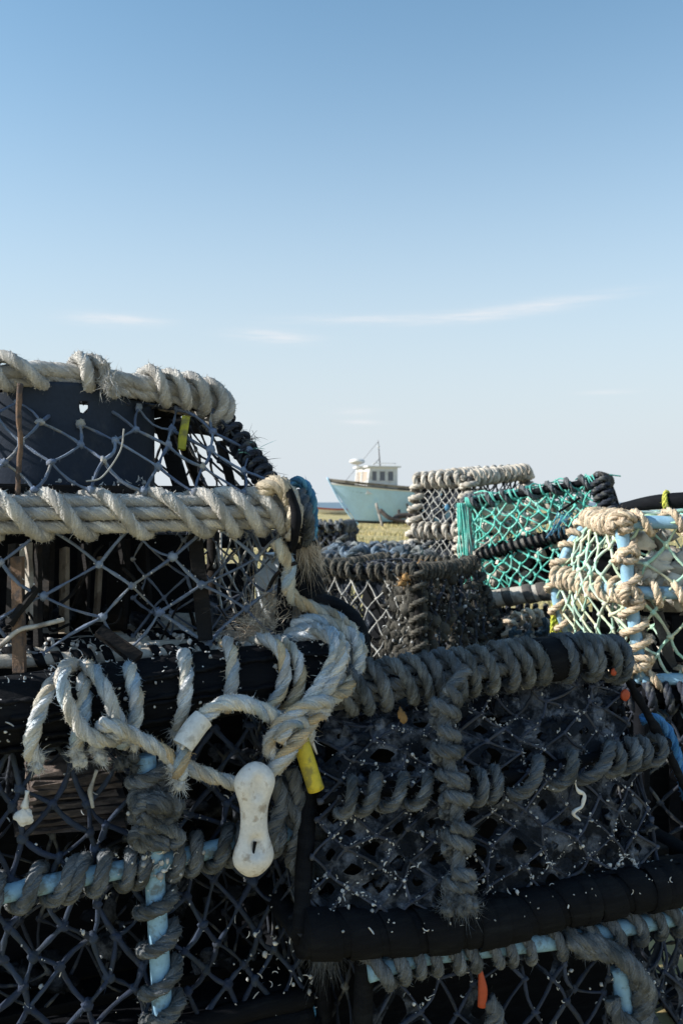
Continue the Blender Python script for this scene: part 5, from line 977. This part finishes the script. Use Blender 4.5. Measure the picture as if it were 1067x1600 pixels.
for _ in range(48):
    a = lerp(I_t[0], I_t[1], random.uniform(-.1, 1))+dI*random.uniform(-.02, .5)+V(0, 0, random.uniform(.006, .02)); tube(mb, [a, a+V(random.uniform(.02, .1), random.gauss(0, .03), random.gauss(0, .005)), a+V(random.uniform(.1, .2), random.gauss(0, .03), random.gauss(-.004, .004))], random.uniform(.0016, .003), 5, (random.uniform(.6, 1.1), random.uniform(.85, 1.2), random.uniform(.85, 1.2)), ds=.006)
mb.build('bundled_net', M['twine_mint'], Io)
mb = MB(); fI = faces_of(I_b, I_t, 0, 0, 'right')[0]; bi = V(-.02, .2, 0)
for u, v_, d_, s_ in ((.13, .72, .25, .045), (.22, .66, .3, .05), (.3, .72, .3, .05), (.18, .58, .4, .04), (.4, .62, .4, .05)): [blob(mb, fI(u, v_)+bi*d_*.7+RNG.normal(0, s_*.5, 3)*V(1, .4, .8), s_*random.uniform(.25, .6), s_*.3, s_*random.uniform(.2, .5), .3, 20, 12, random.uniform(.6, 1.15)) for _ in range(7)]
mb.build('pale_sack', M['pale_bag'], Io)
for u0, v0, u1, v1, m_ in ((.03, .36, .07, -.02, 'rubber_grey'), (.10, .42, .13, .02, 'rubber_grey'), (.17, .40, .155, .1, 'rubber'), (.06, .2, .12, .0, 'rubber'), (.2, .3, .26, .02, 'rubber'), (.02, .1, .05, -.02, 'rod')): plank('rubber_strap', M[m_], Io, fI(u0, v0)+bi*.12, fI(u1, v1)+bi*.1, .02, .005, (-.3, -1, 0))
plank('board', M['wood'], Io, fI(.12, .5)+bi*.5, fI(.6, .48)+bi*.5, .06, .012, (0, -1, .2))
mb = MB(); fI2 = faces_of(I_b, I_t, 0, 0, 'front')[0]
for _ in range(60): c_ = fI2(random.uniform(.1, .95), random.uniform(.05, .9))+V(random.uniform(.03, .2), 0, 0); blob(mb, c_, random.uniform(.008, .025), random.uniform(.008, .025), random.uniform(.008, .02), .35, 10, 7, random.uniform(.4, 1.9))
mb.build('debris', M['rod'], Io, kind='stuff')
plank('blocking_panel', M['rubber'], Io, fI(.02, .4)+bi*1.1, fI(.98, .4)+bi*1.1, .22, .01, (0, -1, 0))
mb = MB(); flecks(mb, along_bars(ri['right'][0], ri['right'][1], 60), .006, .3, .003); mb.build('worm_tubes', M['shell'], Io, kind='stuff')
mb = MB(); pp = [P(972, 794, 1.92), P(1030, 784, 1.85), P(1150, 778, 1.78)]; tube(mb, pp, [.012, .0165, .0165], 16, ds=.01); o = mb.build('black_pipe', M['rubber'], None); o['label'] = 'black plastic pipe lying on top of the right-hand pot'; o['category'] = 'pipe'
mb = MB(); RP = Rail(pp); s0 = RP.spx(1041); rope(mb, RP.turn(s0-.004, s0+.004, .019, -180, 180), .0042, W3, ds=.003); rope(mb, RP.turn(s0+.004, s0-.003, .019, -180, 180), .0042, W3, ds=.003); mb.build('band', M['rope_yellow'], o, label='yellow twine tie')
mb = MB()
for k in range(5): rope(mb, [P(866+k*3, 884, 2.02), P(869-k*2+random.uniform(-3, 3), 915, 1.985), P(864+k*3, 950, 1.98), P(862+k*4, 990, 1.98)], .0052, ((1, 1, .8), (1.1, 1.05, 1), (.8, .95, .6)), ds=.004, hair=.6)
rope(mb, [P(864, 886, 1.99), P(872, 880, 1.985), P(880, 888, 2.0)], .007, W3, ds=.004); o = mb.build('yellow_rope', M['rope_yellow'], None); o['label'] = 'yellow-green rope strands hanging between the green and blue pots'; o['category'] = 'rope'
# ---- dark pot under the blue pipe pot
L_t = [offs(p, 0, 0, -.03) for p in I_b]; L_b = [V(p[0], p[1], .40) for p in I_b]
Lo, _r = pot('black pot under the blue pipe pot at the right edge', L_b, L_t, {'front right back left top': (.07, .08, .003, M['twine_dark'], {})}, [dict(path=[L_t[i], L_t[(i+1) % 4]], rc=.014, mc=M['rubber'], wr=.009, mw=M['twine_dark'], pitch=.03, hair=.3, ds=.006) for i in range(4)])
for i in range(4): bar('corner_post', [L_b[i], L_t[i]], .014, M['rubber'], Lo)
lm = [lerp(L_b[i], L_t[i], .86) for i in range(4)]; wrapped(Lo, [lm[1]+V(.0, .03, 0), lm[2]+V(0, .03, 0)], .012, M['pipe_blue'], .01, M['rubber'], .06, 'pipe', hair=0, ds=.006)
for k in range(4): plank('upright_slat', M['rubber'], Lo, lerp(L_b[1], L_b[2], .05+.1*k)+V(0, .05, 0), lerp(L_t[1], L_t[2], .05+.1*k)+V(0, .05, 0), .02, .008, (0, -1, 0))
plank('blocking_panel', M['rubber'], Lo, lerp(L_b[0], L_t[3], .5), lerp(L_b[1], L_t[2], .5), .3, .01, (-1, -.2, 0))

plank('blocking_panel', M['rubber'], Lo, lerp(L_b[1], L_t[1], .5)+V(.02, .09, 0), lerp(L_b[2], L_t[2], .5)+V(-.02, .09, 0), .28, .01, (0, -1, 0))  # second black sheet, added so the gap beside it goes dark
# ================================================================ plain pots lower in the stacks, down to the ground
def under(label, top4, z1, z0):
    t_ = [V(p[0], p[1], z1) for p in top4]; b_ = [V(p[0], p[1], z0) for p in top4]
    o, _ = pot(label, b_, t_, {'front right back left': (.10, .12, .003, M['twine_dark'], dict(sides=4, seg=2))}, [], 'plain pots at the bottom of the stacks', slats=4, slat_m='rubber')
    for i in range(4): bar('rail', [t_[i], t_[(i+1) % 4]], .015, M['rubber'], o); bar('rail', [b_[i]+V(0, 0, .016), b_[(i+1) % 4]+V(0, 0, .016)], .016, M['rubber'], o); bar('corner_post', [b_[i], t_[i]], .014, M['rubber'], o)
    plank('blocking_panel', M['rubber'], o, (b_[0]+b_[3]+t_[0]+t_[3])/4+(b_[1]-b_[0])*.03, (b_[1]+b_[2]+t_[1]+t_[2])/4-(b_[1]-b_[0])*.03, (z1-z0)*.9, .01, np.cross(b_[1]-b_[0], V(0, 0, 1)))  # black sheet added in each plain pot to block light
under('plain black pot on the ground under the third left pot', bC, .395, 0.)
under('plain black pot on the ground under the right foreground pots', cb, min(p[2] for p in cb)-.02, 0.)
under('plain dark pot low under the weed-covered pot', G_b, .64, .33); under('plain dark pot on the ground under the weed-covered pot', G_b, .31, 0.)
under('plain dark pot low behind the weed-covered pot', Mb, .60, .0)
under('plain dark pot on the ground at the far small stack', Nb, .575, .0)
under('plain dark pot low under the white rope pot', H_b, .775, .4); under('plain dark pot on the ground under the white rope pot', H_b, .38, 0.)
under('plain dark pot on the ground under the green net stack', K_b, kz-.35, 0.)
under('plain dark pot on the ground under the black right-hand pot', L_b, .375, 0.)
bz = [LS.S(.06, .46, 0), LS.S(.62, .40, 0), LS.S(.66, .75, 0), LS.S(.06, .80, 0)]
under('plain black pot on the ground in the gap behind the foreground pots', bz, .36, 0.); under('plain black pot in the dark gap between the two foreground stacks', bz, .66, .375)
under('plain black pot standing directly behind the second left pot', [LS.S(-.40, .43, 0), LS.S(.125, .42, 0), LS.S(.125, .62, 0), LS.S(-.40, .62, 0)], .985, .0)
